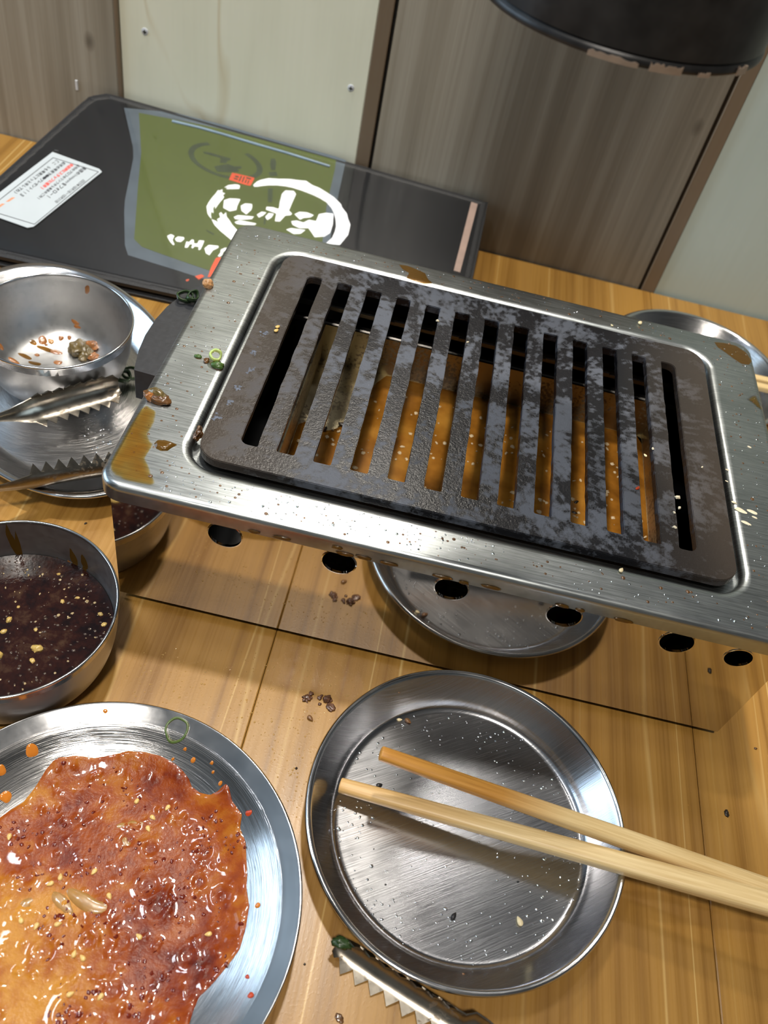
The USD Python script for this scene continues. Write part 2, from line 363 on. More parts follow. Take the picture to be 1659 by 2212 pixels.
# ceiling lamps
M_lampcase = plain('lamp_casing', (.6, .6, .6), .5)
for x, y, r, w, col, lab in LAMPS:
    t = thing('ceiling_lamp', lab, 'lamp', (x, y, CEIL - .02))
    part(t, 'casing', lathe([(r + .002, -.012), (r + .012, -.012), (r + .014, .019), (0, .019), (0, .012), (r + .002, .012), (r + .002, -.012)], 48), M_lampcase, local=True)
    d = UsdLux.DiskLight.Define(stage, t + '/glow'); d.AddTranslateOp().Set(Gf.Vec3d(0, 0, -.002))
    d.CreateRadiusAttr(r); d.CreateColorAttr(Gf.Vec3f(*col)); d.CreateIntensityAttr(w / (math.pi * r * r) / math.pi); d.CreateNormalizeAttr(False)
# unseen window on the left, added as source of the cool light
t = thing('unseen_window_1', 'unseen window added in the left wall as source of the cool side light', None, (-2.6, .3, .1), kind='structure')
part(t, 'window_frame', (lambda f: f)(cat_(box(-2.6, -2.54, -.75, -.7, .1, 1.7), box(-2.6, -2.54, 1.3, 1.35, .1, 1.7), box(-2.6, -2.54, -.7, 1.3, .1, .15), box(-2.6, -2.54, -.7, 1.3, 1.65, 1.7), box(-2.6, -2.55, .28, .32, .15, 1.65))), M_lampcase, smooth=False)
d = UsdLux.RectLight.Define(stage, t + '/daylight'); d.AddTranslateOp().Set(Gf.Vec3d(.045, 0, .8)); d.AddRotateYOp().Set(-90.0)
d.CreateWidthAttr(1.5); d.CreateHeightAttr(2.0); d.CreateColorAttr(Gf.Vec3f(.58, .79, 1.0)); d.CreateIntensityAttr(3.4)

# table: planks with fine seams, legs
tb = thing('table', 'golden stained wooden table top of wide planks carrying the grill and plates', 'table', (.22, 0, FLOOR))
xs = [-.672, -.4155, -.161, .0935, .348, .6025, .857]
for a, b in zip(xs[:-1], xs[1:]):
    part(tb, 'plank', bevel_box(a + .00015, b - .00015, -.47, .4815, TABLE_Z - .028, TABLE_Z, .0006), M_table, smooth=False)
for x in (-.6, .78):
    for y in (-.4, .42):
        part(tb, 'leg', bevel_box(x - .03, x + .03, y - .03, y + .03, FLOOR, TABLE_Z - .028, .003), M_black, smooth=False)

# ------------------------------------------------------------------ the grill
M_mirror = steel('mirror_steel', (.68, .65, .61), (.03, .07), (20, 20, 20), bump=.010, spots=0)
M_deck = steel('greasy_deck_steel', (.40, .425, .43), (.22, .36), (60, 1700, 60), bump=.10, spots=0, spot_color=(.16, .085, .025))
M_inside = plain('shaded_inside', (.012, .012, .013), .45, var=.3)  # near-black, so the shade behind the vent holes is in the colour
M_rail = steel('burner_rail_steel', (.16, .15, .14), (.3, .45), (60, 60, 60))
M_pan = steel('drip_pan_steel', (.40, .34, .22), (.3, .5), (80, 80, 80), bump=.2, spots=2.0, spot_color=(.06, .03, .01))
M_handle = plain('black_bakelite', (.018, .019, .023), .42, bump=.1, scale=300, var=.2)
GW, HL, HT = .36, .0911, .1020                     # body width, under side of the deck's skirt, top of the deck
gr = thing('tabletop_grill', 'stainless steel tabletop gas grill with slotted black cooking plate', 'grill', (GW / 2, .12, TABLE_Z))
GD = .243
fp = sbox(0, 0, GW, HT - .004)
for hx, hr in ((.0602, .0091), (.1210, .0090), (.1813, .0089), (.2420, .0091), (.3030, .0089), (.3369, .0073)):
    fp = fp.difference(Point(hx, .0735 if hr > .008 else .0725).buffer(hr, 24))
fe = extrude(fp, 0, .0009); v, f = vf(fe); v = np.c_[v[:, 0], .0009 - v[:, 2], v[:, 1]]
body = part(gr, 'front_panel', (v, f), M_mirror, smooth=20, label='mirror-polished steel front with six vent holes')
for hx, hr in ((.0602, .0091), (.1210, .0090), (.1813, .0089), (.2420, .0091), (.3030, .0089), (.3369, .0073)):
    v, f = vf(lathe([(hr - .0002, -.0004), (hr + .0005, -.0003), (hr + .0005, .0009), (hr - .0002, .0012), (hr - .0002, -.0004)], 40))
    part(body, 'vent_rim', (np.c_[v[:, 0] + hx, v[:, 2], v[:, 1] + (.0735 if hr > .008 else .0725)], f), M_mirror)
part(gr, 'side_panel', box(.0003, .0012, .0024, GD, .0, HT - .004), M_mirror, smooth=False)
part(gr, 'side_panel', box(GW - .0012, GW - .0003, .0024, GD, .0, HT - .004), M_mirror, smooth=False)
part(gr, 'back_panel', box(.0003, GW - .0003, GD, GD + .0009, .0, HT - .004), M_mirror, smooth=False)
part(gr, 'inner_shell', cat_(box(.0016, .0024, .0032, GD - .001, .001, HT - .006), box(GW - .0024, GW - .0016, .0032, GD - .001, .001, HT - .006), box(.0024, GW - .0024, .0032, .0040, .001, .060), box(.0024, GW - .0024, GD - .002, GD - .0012, .001, HT - .006), box(.0024, GW - .0024, .0040, GD - .002, .001, .002)), M_inside, smooth=False)
for x in (.02, .34):
    for y in (.02, .225):
        part(gr, 'foot', lathe([(0, TABLE_Z), (.007, TABLE_Z), (.008, TABLE_Z + .001), (.008, .0005), (0, .0005)], 24, (x, y)), M_handle)
# deck: skirt, rounded shoulder, flat top, turned-down opening
ox0, ox1, oy0, oy1 = -.0036, .3636, -.0090, .2523
def ring(off, z, r): return rr(ox0 + off, ox1 - off, oy0 + off, oy1 - off, max(r - off, .002), z, 10)
ix0, ix1, iy0, iy1 = .0335, .3278, .0178, .2265
def iring(off, z, r=.016): return rr(ix0 + off, ix1 - off, iy0 + off, iy1 - off, max(r - off, .003), z, 10)
R0 = .012
rings = [ring(0, HL, R0), ring(0, HT - .004, R0)]
for a in (22, 45, 67, 90): rings.append(ring(.0035 * (1 - math.cos(math.radians(a))), HT - .0035 + .0035 * math.sin(math.radians(a)), R0))
rings += [ring(.0042, HT, R0), iring(-.0062, HT), iring(-.0054, HT)]
for a in (22, 45, 67, 90): rings.append(iring(-.0050 + .0045 * math.sin(math.radians(a)), HT - .0045 * (1 - math.cos(math.radians(a)))))
rings += [iring(-.0005, HT - .0062), iring(.010, HT - .0064)]
under = [iring(.010, HT - .0072), iring(-.0013, HT - .0070), iring(-.0058, HT - .0009), ring(.0045, HT - .0009, R0), ring(.0009, HT - .0040, R0), ring(.0009, HL, R0)]
part(gr, 'deck_frame', loft(rings + under, close=True), M_deck, smooth=50, label='grease-spattered brushed steel deck around the opening')
# burner rails and drip pan
part(gr, 'burner_rail', bevel_box(.03, .33, .2185, .2240, .0700, .0745, .0008), M_rail, smooth=False)
part(gr, 'burner_rail', bevel_box(.03, .33, .2185, .2240, .0560, .0600, .0008), M_rail, smooth=False)
for i in range(9): part(gr, 'burner_tab', bevel_box(.082 + i * .027, .090 + i * .027, .2160, .2186, .0735, .0750, .0003), M_rail, smooth=False)
PX0, PX1, PY0, PY1, PZ = .0700, .3110, .0200, .2110, .0335
pan = thing('drip_pan', 'steel drip pan of amber greasy water inside the grill below the slots', 'pan', ((PX0 + PX1) / 2, .115, PZ - .004))
w_ = .0008
part(pan, 'pan_shell', cat_(box(PX0, PX1, PY0, PY1, PZ - .004, PZ), box(PX0, PX0 + w_, PY0, PY1, PZ, .064), box(PX1 - w_, PX1, PY0, PY1, PZ, .064), box(PX0, PX1, PY0, PY0 + w_, PZ, .064), box(PX0, PX1, PY1 - w_, PY1, PZ, .064)), M_pan, smooth=False)
M_grease = mat('amber_grease_water', {'tc': ('texture_coordinate', {}), 'n': ('noise_texture', {'scale': 45, 'detail': 3}), 'r': ('rgb_ramp', {'ramp': [(.3, (.10, .038, .005)), (.5, (.20, .08, .010)), (.72, (.31, .145, .022))]}),
    'p': ('principled_bsdf', {'roughness': .12, 'specular_ior_level': .35, 'ior': 1.36})}, [('tc.object', 'n.vector'), ('n.fac', 'r.fac'), ('r.color', 'p.base_color')])
gp = Polygon([(PX1 - .001, PY0 + .001), (PX1 - .001, PY1 - .001), (.120, PY1 - .001), (.113, .197), (.112, .183), (.107, .166), (.099, .146), (.094, .140), (.088, .137), (.081, .139), (.075, .142), (.071, .139), (.071, PY0 + .001)])
part(pan, 'grease_water', puddle(gp, .0022, .003, flat(PZ), .006), M_grease, smooth=True, label='pool of amber grease and water')
M_fat = plain('white_fat', (.42, .32, .19), .45, scale=200)
fl = []
for i in range(260):
    x, y = rng.uniform(.075, .308), rng.uniform(.085, .19)
    if gp.contains(Point(x, y)):
        s = rng.uniform(.0004, .0017)
        fl.append(lump((x, y, PZ + .0019), (s, s * rng.uniform(.4, 1.2), .0006), i, .6, 1, rot=rng.uniform(0, 6)))
part(pan, 'fat_flecks', cat_(*fl), M_fat, kind='stuff', label='white flecks of fat floating in the grease')
M_char = plain('charred_bits', (.02, .012, .006), .4)
for i, (x, y, s) in enumerate(((.0995, .1460, .003), (.0885, .1375, .0026), (.0775, .1415, .0028), (.2600, .115, .0022), (.2610, .125, .0020))):
    part(pan, 'charred_bit', lump((x, y, PZ + .0012), (s, s * .6, .0012), 40 + i, .5, 1, rot=i), M_char)
# handle on the left side
hz0, hz1 = .053, .075
hp = Polygon([(.001, .213), (-.009, .2105), (-.0166, .206), (-.0215, .198), (-.0255, .187), (-.0295, .174), (-.0318, .158), (-.0322, .140), (-.0308, .125), (-.0270, .106), (.001, .1045)]).buffer(-.001).buffer(.001)
hb = [np.c_[np.array(hp.buffer(-o).exterior.coords)[:-1], np.full(len(hp.buffer(-o).exterior.coords) - 1, z)] for o, z in ((0, hz0), (0, hz1 - .0008))]
part(gr, 'side_handle', extrude(hp, hz0, hz1), M_handle, smooth=30, label='black half-moon handle on the left side')

# cooking plate (lifts off the deck): rounded iron plate with thirteen slots
M_iron = mat('seasoned_cast_iron', {
    'tc': ('texture_coordinate', {}), 's': ('separate_xyz', {}), 'ab': ('math', {'math_type': 'absolute'}), 'side': ('map_range', {'from_min': .085, 'from_max': .138, 'to_min': 0.0, 'to_max': 1.0, 'clamp': True}),
    'n1': ('noise_texture', {'scale': 32, 'detail': 6, 'roughness': .62}), 'n2': ('noise_texture', {'scale': 260, 'detail': 4, 'roughness': .65}), 'n3': ('noise_texture', {'scale': 900, 'detail': 2}),
    'a': ('map_range', {'from_min': .48, 'from_max': .60, 'to_min': 0.0, 'to_max': 1.0, 'clamp': True}),
    'm2': ('math', {'math_type': 'multiply_add', 'value2': .5, 'value3': -.25}), 'sum': ('math', {'math_type': 'add'}),
    'ash': ('mix', {'color1': (.008, .008, .010), 'color2': (.072, .080, .100)}), 'rust': ('mix', {'color2': (.048, .037, .029)}), 'rf': ('math', {'math_type': 'multiply', 'value2': .85}),
    'rg': ('map_range', {'from_min': 0.0, 'from_max': 1.0, 'to_min': .28, 'to_max': .60, 'clamp': True}),
    'b': ('bump', {'strength': .22, 'distance': .0006}), 'b2': ('bump', {'strength': .28, 'distance': .0004}), 'p': ('principled_bsdf', {'specular_ior_level': .32})},
    [('tc.object', 's.vector'), ('s.x', 'ab.value1'), ('ab.value', 'side.value'), ('tc.object', 'n1.vector'), ('tc.object', 'n2.vector'), ('tc.object', 'n3.vector'), ('n2.fac', 'm2.value1'), ('n1.fac', 'sum.value1'), ('m2.value', 'sum.value2'),
     ('sum.value', 'a.value'), ('a.result', 'ash.fac'), ('ash.color', 'rust.color1'), ('side.result', 'rf.value1'), ('rf.value', 'rust.fac'), ('rust.color', 'p.base_color'), ('a.result', 'rg.value'), ('rg.result', 'p.roughness'),
     ('n2.fac', 'b.height'), ('n3.fac', 'b2.height'), ('b.normal', 'b2.normal'), ('b2.normal', 'p.normal')])
gx0, gx1, gy0, gy1 = .0367, .3246, .0211, .2234
gpl = Polygon(rr(gx0, gx1, gy0, gy1, .0130, 0, 8)[:, :2])
slots = []
for i in range(13):
    xc = .0607 + i * .01985; w2 = .0048
    y0, y1 = .0372 + rng.uniform(-.0006, .0006), .2018 + rng.uniform(-.0005, .0005)
    n = 26; ys = np.linspace(y0, y1, n); jit = lambda: rng.normal(0, .00014, n)
    L = np.c_[xc - w2 + jit(), ys]; Rr = np.c_[xc + w2 + jit(), ys]
    sl = Polygon(np.vstack([L, Rr[::-1]])).buffer(0)
    sl = sl.buffer(-.0012).buffer(.0012)
    if i in (0, 12):
        big = sbox(xc - w2, y0, xc + w2, y1); cx = xc + w2 if i == 0 else xc - w2
        rnd = Polygon(rr(min(cx, xc - w2), max(cx, xc + w2), y0, y1, .0046, 0)[:, :2]); half = sbox(xc, 0, xc + .02, 1) if i == 0 else sbox(xc - .02, 0, xc, 1)
        sl = sl.intersection(unary_union([rnd, half]))
    slots.append(sl)
gpl = gpl.difference(unary_union(slots))
GT = .1046; thick = .0050
def inset_plate():
    up = extrude(gpl.buffer(-.00035), GT - .0004, GT); lo = extrude(gpl, GT - thick, GT - .0004)
    return lo, up
M3 = mf.Manifold.extrude(mf.CrossSection([np.array(g.exterior.coords)[:-1] for g in [gpl]] + [np.array(r.coords)[:-1] for r in gpl.interiors], mf.FillRule.EvenOdd), thick - .0004).translate((0, 0, GT - thick))
gi = gpl.buffer(-.0004, join_style=1)
M4 = mf.Manifold.extrude(mf.CrossSection([np.array(gi.exterior.coords)[:-1]] + [np.array(r.coords)[:-1] for r in gi.interiors], mf.FillRule.EvenOdd), .0005).translate((0, 0, GT - .0005))
gpth = thing('grill_plate', 'black slotted iron cooking plate lying in the opening of the steel grill', 'grill plate', ((gx0 + gx1) / 2, (gy0 + gy1) / 2, GT - thick))
part(gpth, 'plate', M3 + M4, M_iron, smooth=False)

# ------------------------------------------------------------------ exhaust duct over the grill
M_duct = plain('sooty_dark_metal', (.035, .034, .034), .38, bump=.15, scale=90, var=.35, metallic=.55)
M_chip = plain('worn_bare_metal', (.42, .33, .26), .4, scale=120, metallic=.5)
HX, HY, HR, HZ = .183, .120, .0590, .315
du = thing('exhaust_duct', 'round dark exhaust duct hanging from above over the grill', 'exhaust duct', (HX, HY, HZ))
part(du, 'duct_tube', lathe([(HR - .0012, .004), (HR, .004), (HR, .30), (HR + .004, .302), (HR + .004, CEIL - HZ), (HR + .0028, CEIL - HZ), (HR + .0028, .305), (HR - .0012, .30), (HR - .0012, .004)], 128), M_duct, local=True, smooth=40)
part(du, 'rim_band', lathe([(HR - .0014, 0), (HR + .0002, 0), (HR + .0005, .0008), (HR + .0004, .0020), (HR, .0026), (HR - .0014, .0046), (HR - .0014, 0)], 128), M_duct, local=True, smooth=40)
for a0, a1, h in ((-104, -86, .0022), (-82, -70, .0030), (-44, -38, .0035), (-63, -58, .0016)):
    n = 14; a = np.radians(np.linspace(a0, a1, n)); hh = h * (.55 + .45 * rng.random(n))
    ri, ro = HR + .0009, HR + .0014
    V = np.vstack([np.c_[ro * np.cos(a), ro * np.sin(a), np.zeros(n) - .0002], np.c_[ro * np.cos(a), ro * np.sin(a), hh], np.c_[ri * np.cos(a), ri * np.sin(a), hh], np.c_[ri * np.cos(a), ri * np.sin(a), np.zeros(n) - .0002]])
    F = [(k * n + i, k * n + i + 1, ((k + 1) % 4) * n + i + 1, ((k + 1) % 4) * n + i) for k in range(4) for i in range(n - 1)] + [(0, n, 2 * n, 3 * n), (n - 1, 4 * n - 1, 3 * n - 1, 2 * n - 1)]
    part(du, 'worn_chip', (V, np.array(F)), M_chip, local=True, smooth=False, label='bare worn spot on the rim')

# ------------------------------------------------------------------ steel plates and bowls
M_plate = steel('brushed_plate_steel', (.46, .46, .475), (.15, .25), (40, 1800, 60), bump=.05, rot=(0, 0, -.55))
M_spun = steel('spun_plate_steel', (.52, .51, .505), (.13, .25), radial=True, bump=.30)
M_satin = steel('satin_bowl_steel', (.46, .46, .46), (.33, .45), (200, 200, 200), bump=.05)
M_rim = steel('polished_rim_steel', (.66, .66, .67), (.10, .18), (90, 90, 90), bump=.05)
def dish(R, top, floor_r, floor_z=TABLE_Z + .0012, brim=.003, n_=128):
    """Profile of a round plate with a rolled rim: (inside surface, outside surface) radii and heights."""
    h = top - floor_z
    ins = smooth_profile([(0, floor_z), (floor_r * .5, floor_z), (floor_r * .93, floor_z), (floor_r * 1.04, floor_z + .045 * h), (floor_r + (R - brim - floor_r) * .42, floor_z + .32 * h), (floor_r + (R - brim - floor_r) * .8, floor_z + .74 * h), (R - brim, top - .0007), (R - brim * .5, top), (R - .0008, top - .0001)], 6)
    bead = [(R - .0002, top - .0007), (R, top - .0014), (R - .0004, top - .0021), (R - .0012, top - .0022)]
    out = smooth_profile([(R - brim * .9, top - .0016), (floor_r + (R - brim - floor_r) * .85, floor_z + .70 * h), (floor_r + (R - brim - floor_r) * .48, floor_z + .28 * h), (floor_r * 1.05, floor_z - .0008), (floor_r * .93, floor_z - .0010), (0, floor_z - .0010)], 5)
    return ins, bead, out
def inside_z(ins, r): return np.interp(r, ins[:, 0], ins[:, 1])

def shallow(R, top, floor_r, fz, brim):
    h = top - fz; w = R - brim - floor_r
    q = [(0, 0), (floor_r * .5, 0), (floor_r * .85, .004), (floor_r, .03), (floor_r + w * .35, .16), (floor_r + w * .7, .48), (floor_r + w * .92, .76), (R - brim * .85, .86), (R - brim * .4, .95), (R - .0012, 1.0), (R - .0006, .995)]
    ins = smooth_profile([(r, fz + h * k) for r, k in q], 6)
    bead = [(R - .0001, top - .0006), (R, top - .0014), (R - .0005, top - .0021), (R - .0013, top - .0022)]
    out = smooth_profile([(R - brim * .6, fz + .84 * h), (floor_r + w * .8, fz + .52 * h), (floor_r + w * .4, fz + .12 * h), (floor_r * .95, fz - .0009), (0, fz - .0010)], 5)
    return ins, bead, out
def plate(name, label, c, R, top, floor_r, m, brim=.003, group=None, sx=1, sy=1, rot=0.0, m_rim=None, fz=TABLE_Z + .0012, flat_=False):
    ins, bead, out = shallow(R, top, floor_r, fz, brim) if flat_ else dish(R, top, floor_r, fz, brim)
    t = thing(name, label, 'plate', (c[0], c[1], TABLE_Z), group)
    k = max(i for i in range(len(ins)) if ins[i, 0] < R - brim * 1.02)
    P = lambda q: lathe(np.c_[q[:, 0], q[:, 1] - TABLE_Z], 160, (0, 0), sx, sy, rot)
    part(t, 'dish', cat_(P(np.vstack([ins[:k + 1]])), P(out)), m, local=True, smooth=60)
    part(t, 'rim', P(np.vstack([ins[k:], bead, out[:1]])), m_rim or M_rim, local=True, smooth=60)
    return t, ins
SC, SR, ST = (.0490, -.1660), .0945, .0140
sauce_plate, s_ins = plate('steel_plate', 'round steel plate smeared with red chilli sauce at the front left', SC, SR, ST, .052, M_spun, brim=.0085, flat_=True)
PC, PR, PTOP = (.2140, -.0895), .0825, .0140
small_plate, p_ins = plate('steel_plate', 'round steel plate with chopsticks resting across it', PC, PR, PTOP, .0640, M_plate, brim=.003)
RC = (.3735, .3495)
right_plate, r_ins = plate('steel_plate', 'round steel plate behind the right corner of the grill by the wall', RC, .080, .0120, .062, M_spun, brim=.004)
OC, OA, OB, OT = (-.1037, .1622), .1274, .0813, math.radians(125.3)
oval_plate, o_ins = plate('oval_platter', 'oval steel platter under the steel bowl and serving tongs on the left', OC, 1.0 * OA, .0125, .092, M_spun, brim=.006, sx=1.0, sy=OB / OA, rot=OT)
# satin bowl on the oval platter
def bowl(name, label, c, z0, R, top, base_r, m, wall_t=.0009, belly=.80, group=None):
    h = top - z0
    ins = smooth_profile([(0, .0016), (base_r * .6, .0016), (base_r * .95, .0024), (base_r + (R - base_r) * .45, .16 * h), (base_r + (R - base_r) * belly, .46 * h), (R - .0012, .86 * h), (R - .0008, h - .0006)], 6)
    rim = [(R - .0006, h), (R + .0002, h + .0002), (R + .0008, h - .0004), (R + .0007, h - .0014), (R, h - .0016)]
    out = smooth_profile([(R - .0002, .86 * h), (base_r + (R - base_r) * belly + wall_t, .45 * h), (base_r + (R - base_r) * .48 + wall_t, .13 * h), (base_r, .0004), (base_r * .9, 0), (base_r * .85, .0006), (0, .0006)], 6)
    t = thing(name, label, 'bowl', (c[0], c[1], z0), group)
    part(t, 'shell', cat_(lathe(ins, 128), lathe(out, 128)), m, local=True, smooth=60)
    part(t, 'rim', lathe(np.vstack([ins[-2:], rim, out[:1]]), 128), M_rim, local=True, smooth=60)
    return t, ins
BC, BR_, BZ0 = (-.1084, .1708), .0522, -.0047
steel_bowl, b_ins = bowl('steel_bowl', 'empty satin steel bowl with kimchi scraps on the oval platter', BC, BZ0, BR_, .0452, .029, M_satin)
DC, DR = (-.0390, -.0475), .0546
dip_bowl, d_ins = bowl('dipping_bowl', 'steel bowl filled with dark soy dipping sauce beside the grill', DC, TABLE_Z, DR, .0385, .040, M_satin)

# dark dipping sauce
M_soy = mat('dark_soy_sauce', {'tc': ('texture_coordinate', {}), 'n': ('noise_texture', {'scale': 120, 'detail': 5, 'roughness': .65}), 'n2': ('noise_texture', {'scale': 420, 'detail': 3}), 'r': ('rgb_ramp', {'ramp': [(.35, (.006, .002, .002)), (.55, (.020, .005, .003)), (.70, (.045, .022, .012))]}),
    'b': ('bump', {'strength': .25, 'distance': .0006}), 'p': ('principled_bsdf', {'roughness': .07, 'specular_ior_level': .6})}, [('tc.object', 'n.vector'), ('tc.object', 'n2.vector'), ('n.fac', 'r.fac'), ('r.color', 'p.base_color'), ('n2.fac', 'b.height'), ('b.normal', 'p.normal')])
LZ = .0125                                            # sauce level
lr = float(np.interp(LZ - TABLE_Z, d_ins[:, 1], d_ins[:, 0])) - .0002
so = thing('dipping_sauce', 'dark soy sauce with garlic and sesame bits in the steel bowl', 'sauce', (*DC, LZ - .004))
part(so, 'liquid', puddle(Point(*DC).buffer(lr, 48), .0004, .004, lambda x, y: np.full(np.shape(x), LZ) + .0006 * (np.hypot(x - DC[0], y - DC[1]) / lr) ** 24, .0022), M_soy, smooth=True)
M_garlic = plain('garlic_bits', (.50, .30, .085), .3, scale=300, subsurface_weight=.2)
M_pale = plain('pale_bits', (.30, .22, .11), .3, scale=300)
M_darkbit = plain('dark_bits', (.055, .035, .025), .2, scale=300)
for k, (n, m, s0, s1, nm) in enumerate(((90, M_pale, .0004, .0010, 'sesame_crumbs'), (300, M_darkbit, .0004, .0010, 'pepper_grains'))):
    ms = []
    for i in range(n):
        a, r = rng.uniform(0, 6.283), lr * math.sqrt(rng.uniform(0, .96)); s = rng.uniform(s0, s1)
        ms.append(lump((DC[0] + r * math.cos(a), DC[1] + r * math.sin(a), LZ + .0001), (s, s * rng.uniform(.5, 1), s * .6), i + 500 * k, .5, 1, rot=a))
    part(so, nm, cat_(*ms), m, kind='stuff')
for i, (px, s) in enumerate((((80, 1402), .0030), ((-8, 1420), .0034), ((70, 1428), .0017), ((8, 1365), .0018), ((135, 1300), .0015), ((168, 1292), .0013), ((20, 1340), .0020), ((217, 1327), .0016), ((225, 1350), .0017), ((77, 1361), .0014), ((127, 1241), .0012), ((40, 1312), .0011))):
    x, y, _ = onz(px, LZ)[0]
    if math.hypot(x - DC[0], y - DC[1]) < lr - s: part(so, 'garlic_piece', lump((x, y, LZ - .0002), (s, s * .75, s * .6), 70 + i, .4, 2, rot=i * 1.3), M_garlic)

# red sauce smeared on the big plate
def on_plate(c, ins): return lambda x, y: inside_z(ins, np.hypot(np.asarray(x) - c[0], np.asarray(y) - c[1]))
s_base = on_plate(SC, s_ins); p_base = on_plate(PC, p_ins)
out = [(-180, 1880), (-60, 1830), (0, 1770), (25, 1752), (52, 1735), (78, 1705), (103, 1671), (118, 1656), (131, 1649), (168, 1644), (207, 1647), (240, 1642), (278, 1635), (315, 1638), (350, 1647), (378, 1662), (394, 1675), (408, 1692), (414, 1707), (432, 1720), (453, 1727), (470, 1722), (485, 1711), (492, 1716), (500, 1745), (521, 1774), (517, 1800), (529, 1830), (531, 1865), (533, 1898), (531, 1925), (537, 1965), (530, 2010), (517, 2057), (500, 2080), (469, 2117), (450, 2138), (430, 2156), (418, 2185), (410, 2212), (380, 2290), (300, 2360), (150, 2400), (-40, 2380), (-200, 2260), (-250, 2080)]
q = onz(out, TABLE_Z + .002)[:, :2]
sp = Polygon(q).buffer(.0006).buffer(-.0006)
dim = [((480, 1935), .0052), ((325, 1832), .0042), ((440, 1840), .0045), ((430, 1905), .0040), ((405, 2065), .0046), ((265, 2035), .0040), ((95, 2055), .0050), ((190, 2035), .0040), ((60, 1895), .004), ((215, 1960), .0045), ((275, 1815), .004), ((340, 1960), .0055), ((320, 1910), .006), ((155, 2190), .007), ((240, 2140), .005)]
dq = [(onz(p, TABLE_Z + .003)[0][:2], r) for p, r in dim]
def sauce_bump(x, y):
    P = np.c_[x, y, np.zeros_like(x)]
    b = .0007 * (meshkit.fbm(P * 70, 2, 5) - .5) + .0010 * np.maximum(0, meshkit.fbm(P * 300, 2, 9) - .62) * 3.2
    for c, r in dq:
        d = np.hypot(x - c[0], y - c[1]) / r
        b = b + .0004 * np.exp(-((d - 1.0) / .3) ** 2) - .0005 * np.exp(-(d / .7) ** 2) + .0005 * np.exp(-(d / .3) ** 2)
    return b
v, f = puddle(sp, .0009, .005, lambda x, y: s_base(x, y) + .0001, .00115, sauce_bump, under=False)
# how thick the sauce lies: thin pools show orange, heaps show dark red
P3 = np.c_[v[:, :2], np.zeros(len(v))]
thickness = np.clip(.46 + .95 * (meshkit.fbm(P3 * 48, 3, 21) - .5) + .55 * (meshkit.fbm(P3 * 240, 3, 33) - .5), 0, 1)
for c, r in dq: thickness = np.maximum(thickness, .68 * np.exp(-(np.hypot(v[:, 0] - c[0], v[:, 1] - c[1]) / (r * 1.1)) ** 2))
lx = np.clip((v[:, 0] - SC[0] + .03) / .05, -1, 1); thin = onz((30, 2130), TABLE_Z)[0]; thickness = np.clip(thickness + .08 * lx - .40 * np.exp(-((v[:, 0] - thin[0]) ** 2 + (v[:, 1] - thin[1]) ** 2) / .034 ** 2), 0, 1)
M_sauce = mat('red_chilli_sauce', {'a': ('attribute', {'attribute': 'tint'}), 'tc': ('texture_coordinate', {}), 'n': ('noise_texture', {'scale': 700, 'detail': 3}), 'ns': ('math', {'math_type': 'multiply_add', 'value2': .16, 'value3': -.08}), 'ad': ('math', {'math_type': 'add'}),
    'r': ('rgb_ramp', {'ramp': [(0, (.44, .19, .022)), (.25, (.33, .105, .007)), (.5, (.245, .048, .003)), (.75, (.15, .019, .002)), (1, (.06, .005, .002))]}),
    'b': ('bump', {'strength': .35, 'distance': .0006}), 'p': ('principled_bsdf', {'roughness': .30, 'specular_ior_level': .16, 'coat_weight': .45, 'coat_roughness': .035})},
    [('a.fac', 'ad.value1'), ('tc.object', 'n.vector'), ('n.fac', 'ns.value1'), ('ns.value', 'ad.value2'), ('ad.value', 'r.fac'), ('r.color', 'p.base_color'), ('n.fac', 'b.height'), ('b.normal', 'p.normal')])
cs = thing('chilli_sauce', 'pool of glossy red chilli sauce spread over the front steel plate', 'sauce', (*SC, TABLE_Z + .0012))
part(cs, 'pool', (v, f), M_sauce, smooth=True, tint=thickness)
M_flake = plain('red_pepper_flakes', (.12, .013, .004), .18, scale=300, coat_weight=.5)
M_onion = plain('stewed_onion', (.36, .165, .04), .3, scale=160, subsurface_weight=.25, coat_weight=.5)
M_sesame = plain('sesame_seed', (.60, .40, .13), .3, scale=400)
M_sesame2 = plain('pale_sesame_seed', (.72, .60, .36), .4, scale=400)
M_bseed = plain('black_sesame_seed', (.012, .011, .012), .4, scale=400)
M_brseed = plain('toasted_sesame_seed', (.17, .08, .03), .3, scale=400)
def s_top(px):
    x, y = onz(px, TABLE_Z + .003)[0][:2]; return x, y, float(s_base(x, y)) + .0007 + float(sauce_bump(np.array([x]), np.array([y]))[0])
fm = []
for cl, n, sd in (((445, 1790), 26, 16), ((430, 1830), 22, 18), ((70, 1785), 22, 22), ((30, 1800), 14, 14), ((120, 1760), 12, 26), ((310, 1930), 40, 30), ((390, 1910), 30, 22), ((100, 1835), 16, 30), ((270, 1690), 16, 22), ((345, 2110), 34, 22), ((370, 1960), 20, 18), ((150, 2190), 40, 30), ((130, 1990), 30, 30), ((60, 1890), 14, 20), ((500, 1830), 12, 12), ((200, 1740), 14, 26), ((460, 2090), 12, 18), ((300, 2160), 24, 30), ((220, 1980), 20, 26), ((480, 1990), 10, 24), ((250, 1850), 60, 110), ((330, 2050), 60, 110), ((250, 1900), 60, 150)):
    for i in range(n):
        px = rng.normal(cl, sd); x, y, z = s_top(px)
        if sp.contains(Point(x, y)):
            s = rng.uniform(.0005, .0014); fm.append(lump((x, y, z - .0006), (s, s * rng.uniform(.5, 1), s * .7), int(rng.integers(1e4)), .5, 1, rot=rng.uniform(0, 6)))
part(cs, 'pepper_flakes', cat_(*fm), M_flake, kind='stuff', label='dark red chilli flakes in the sauce')
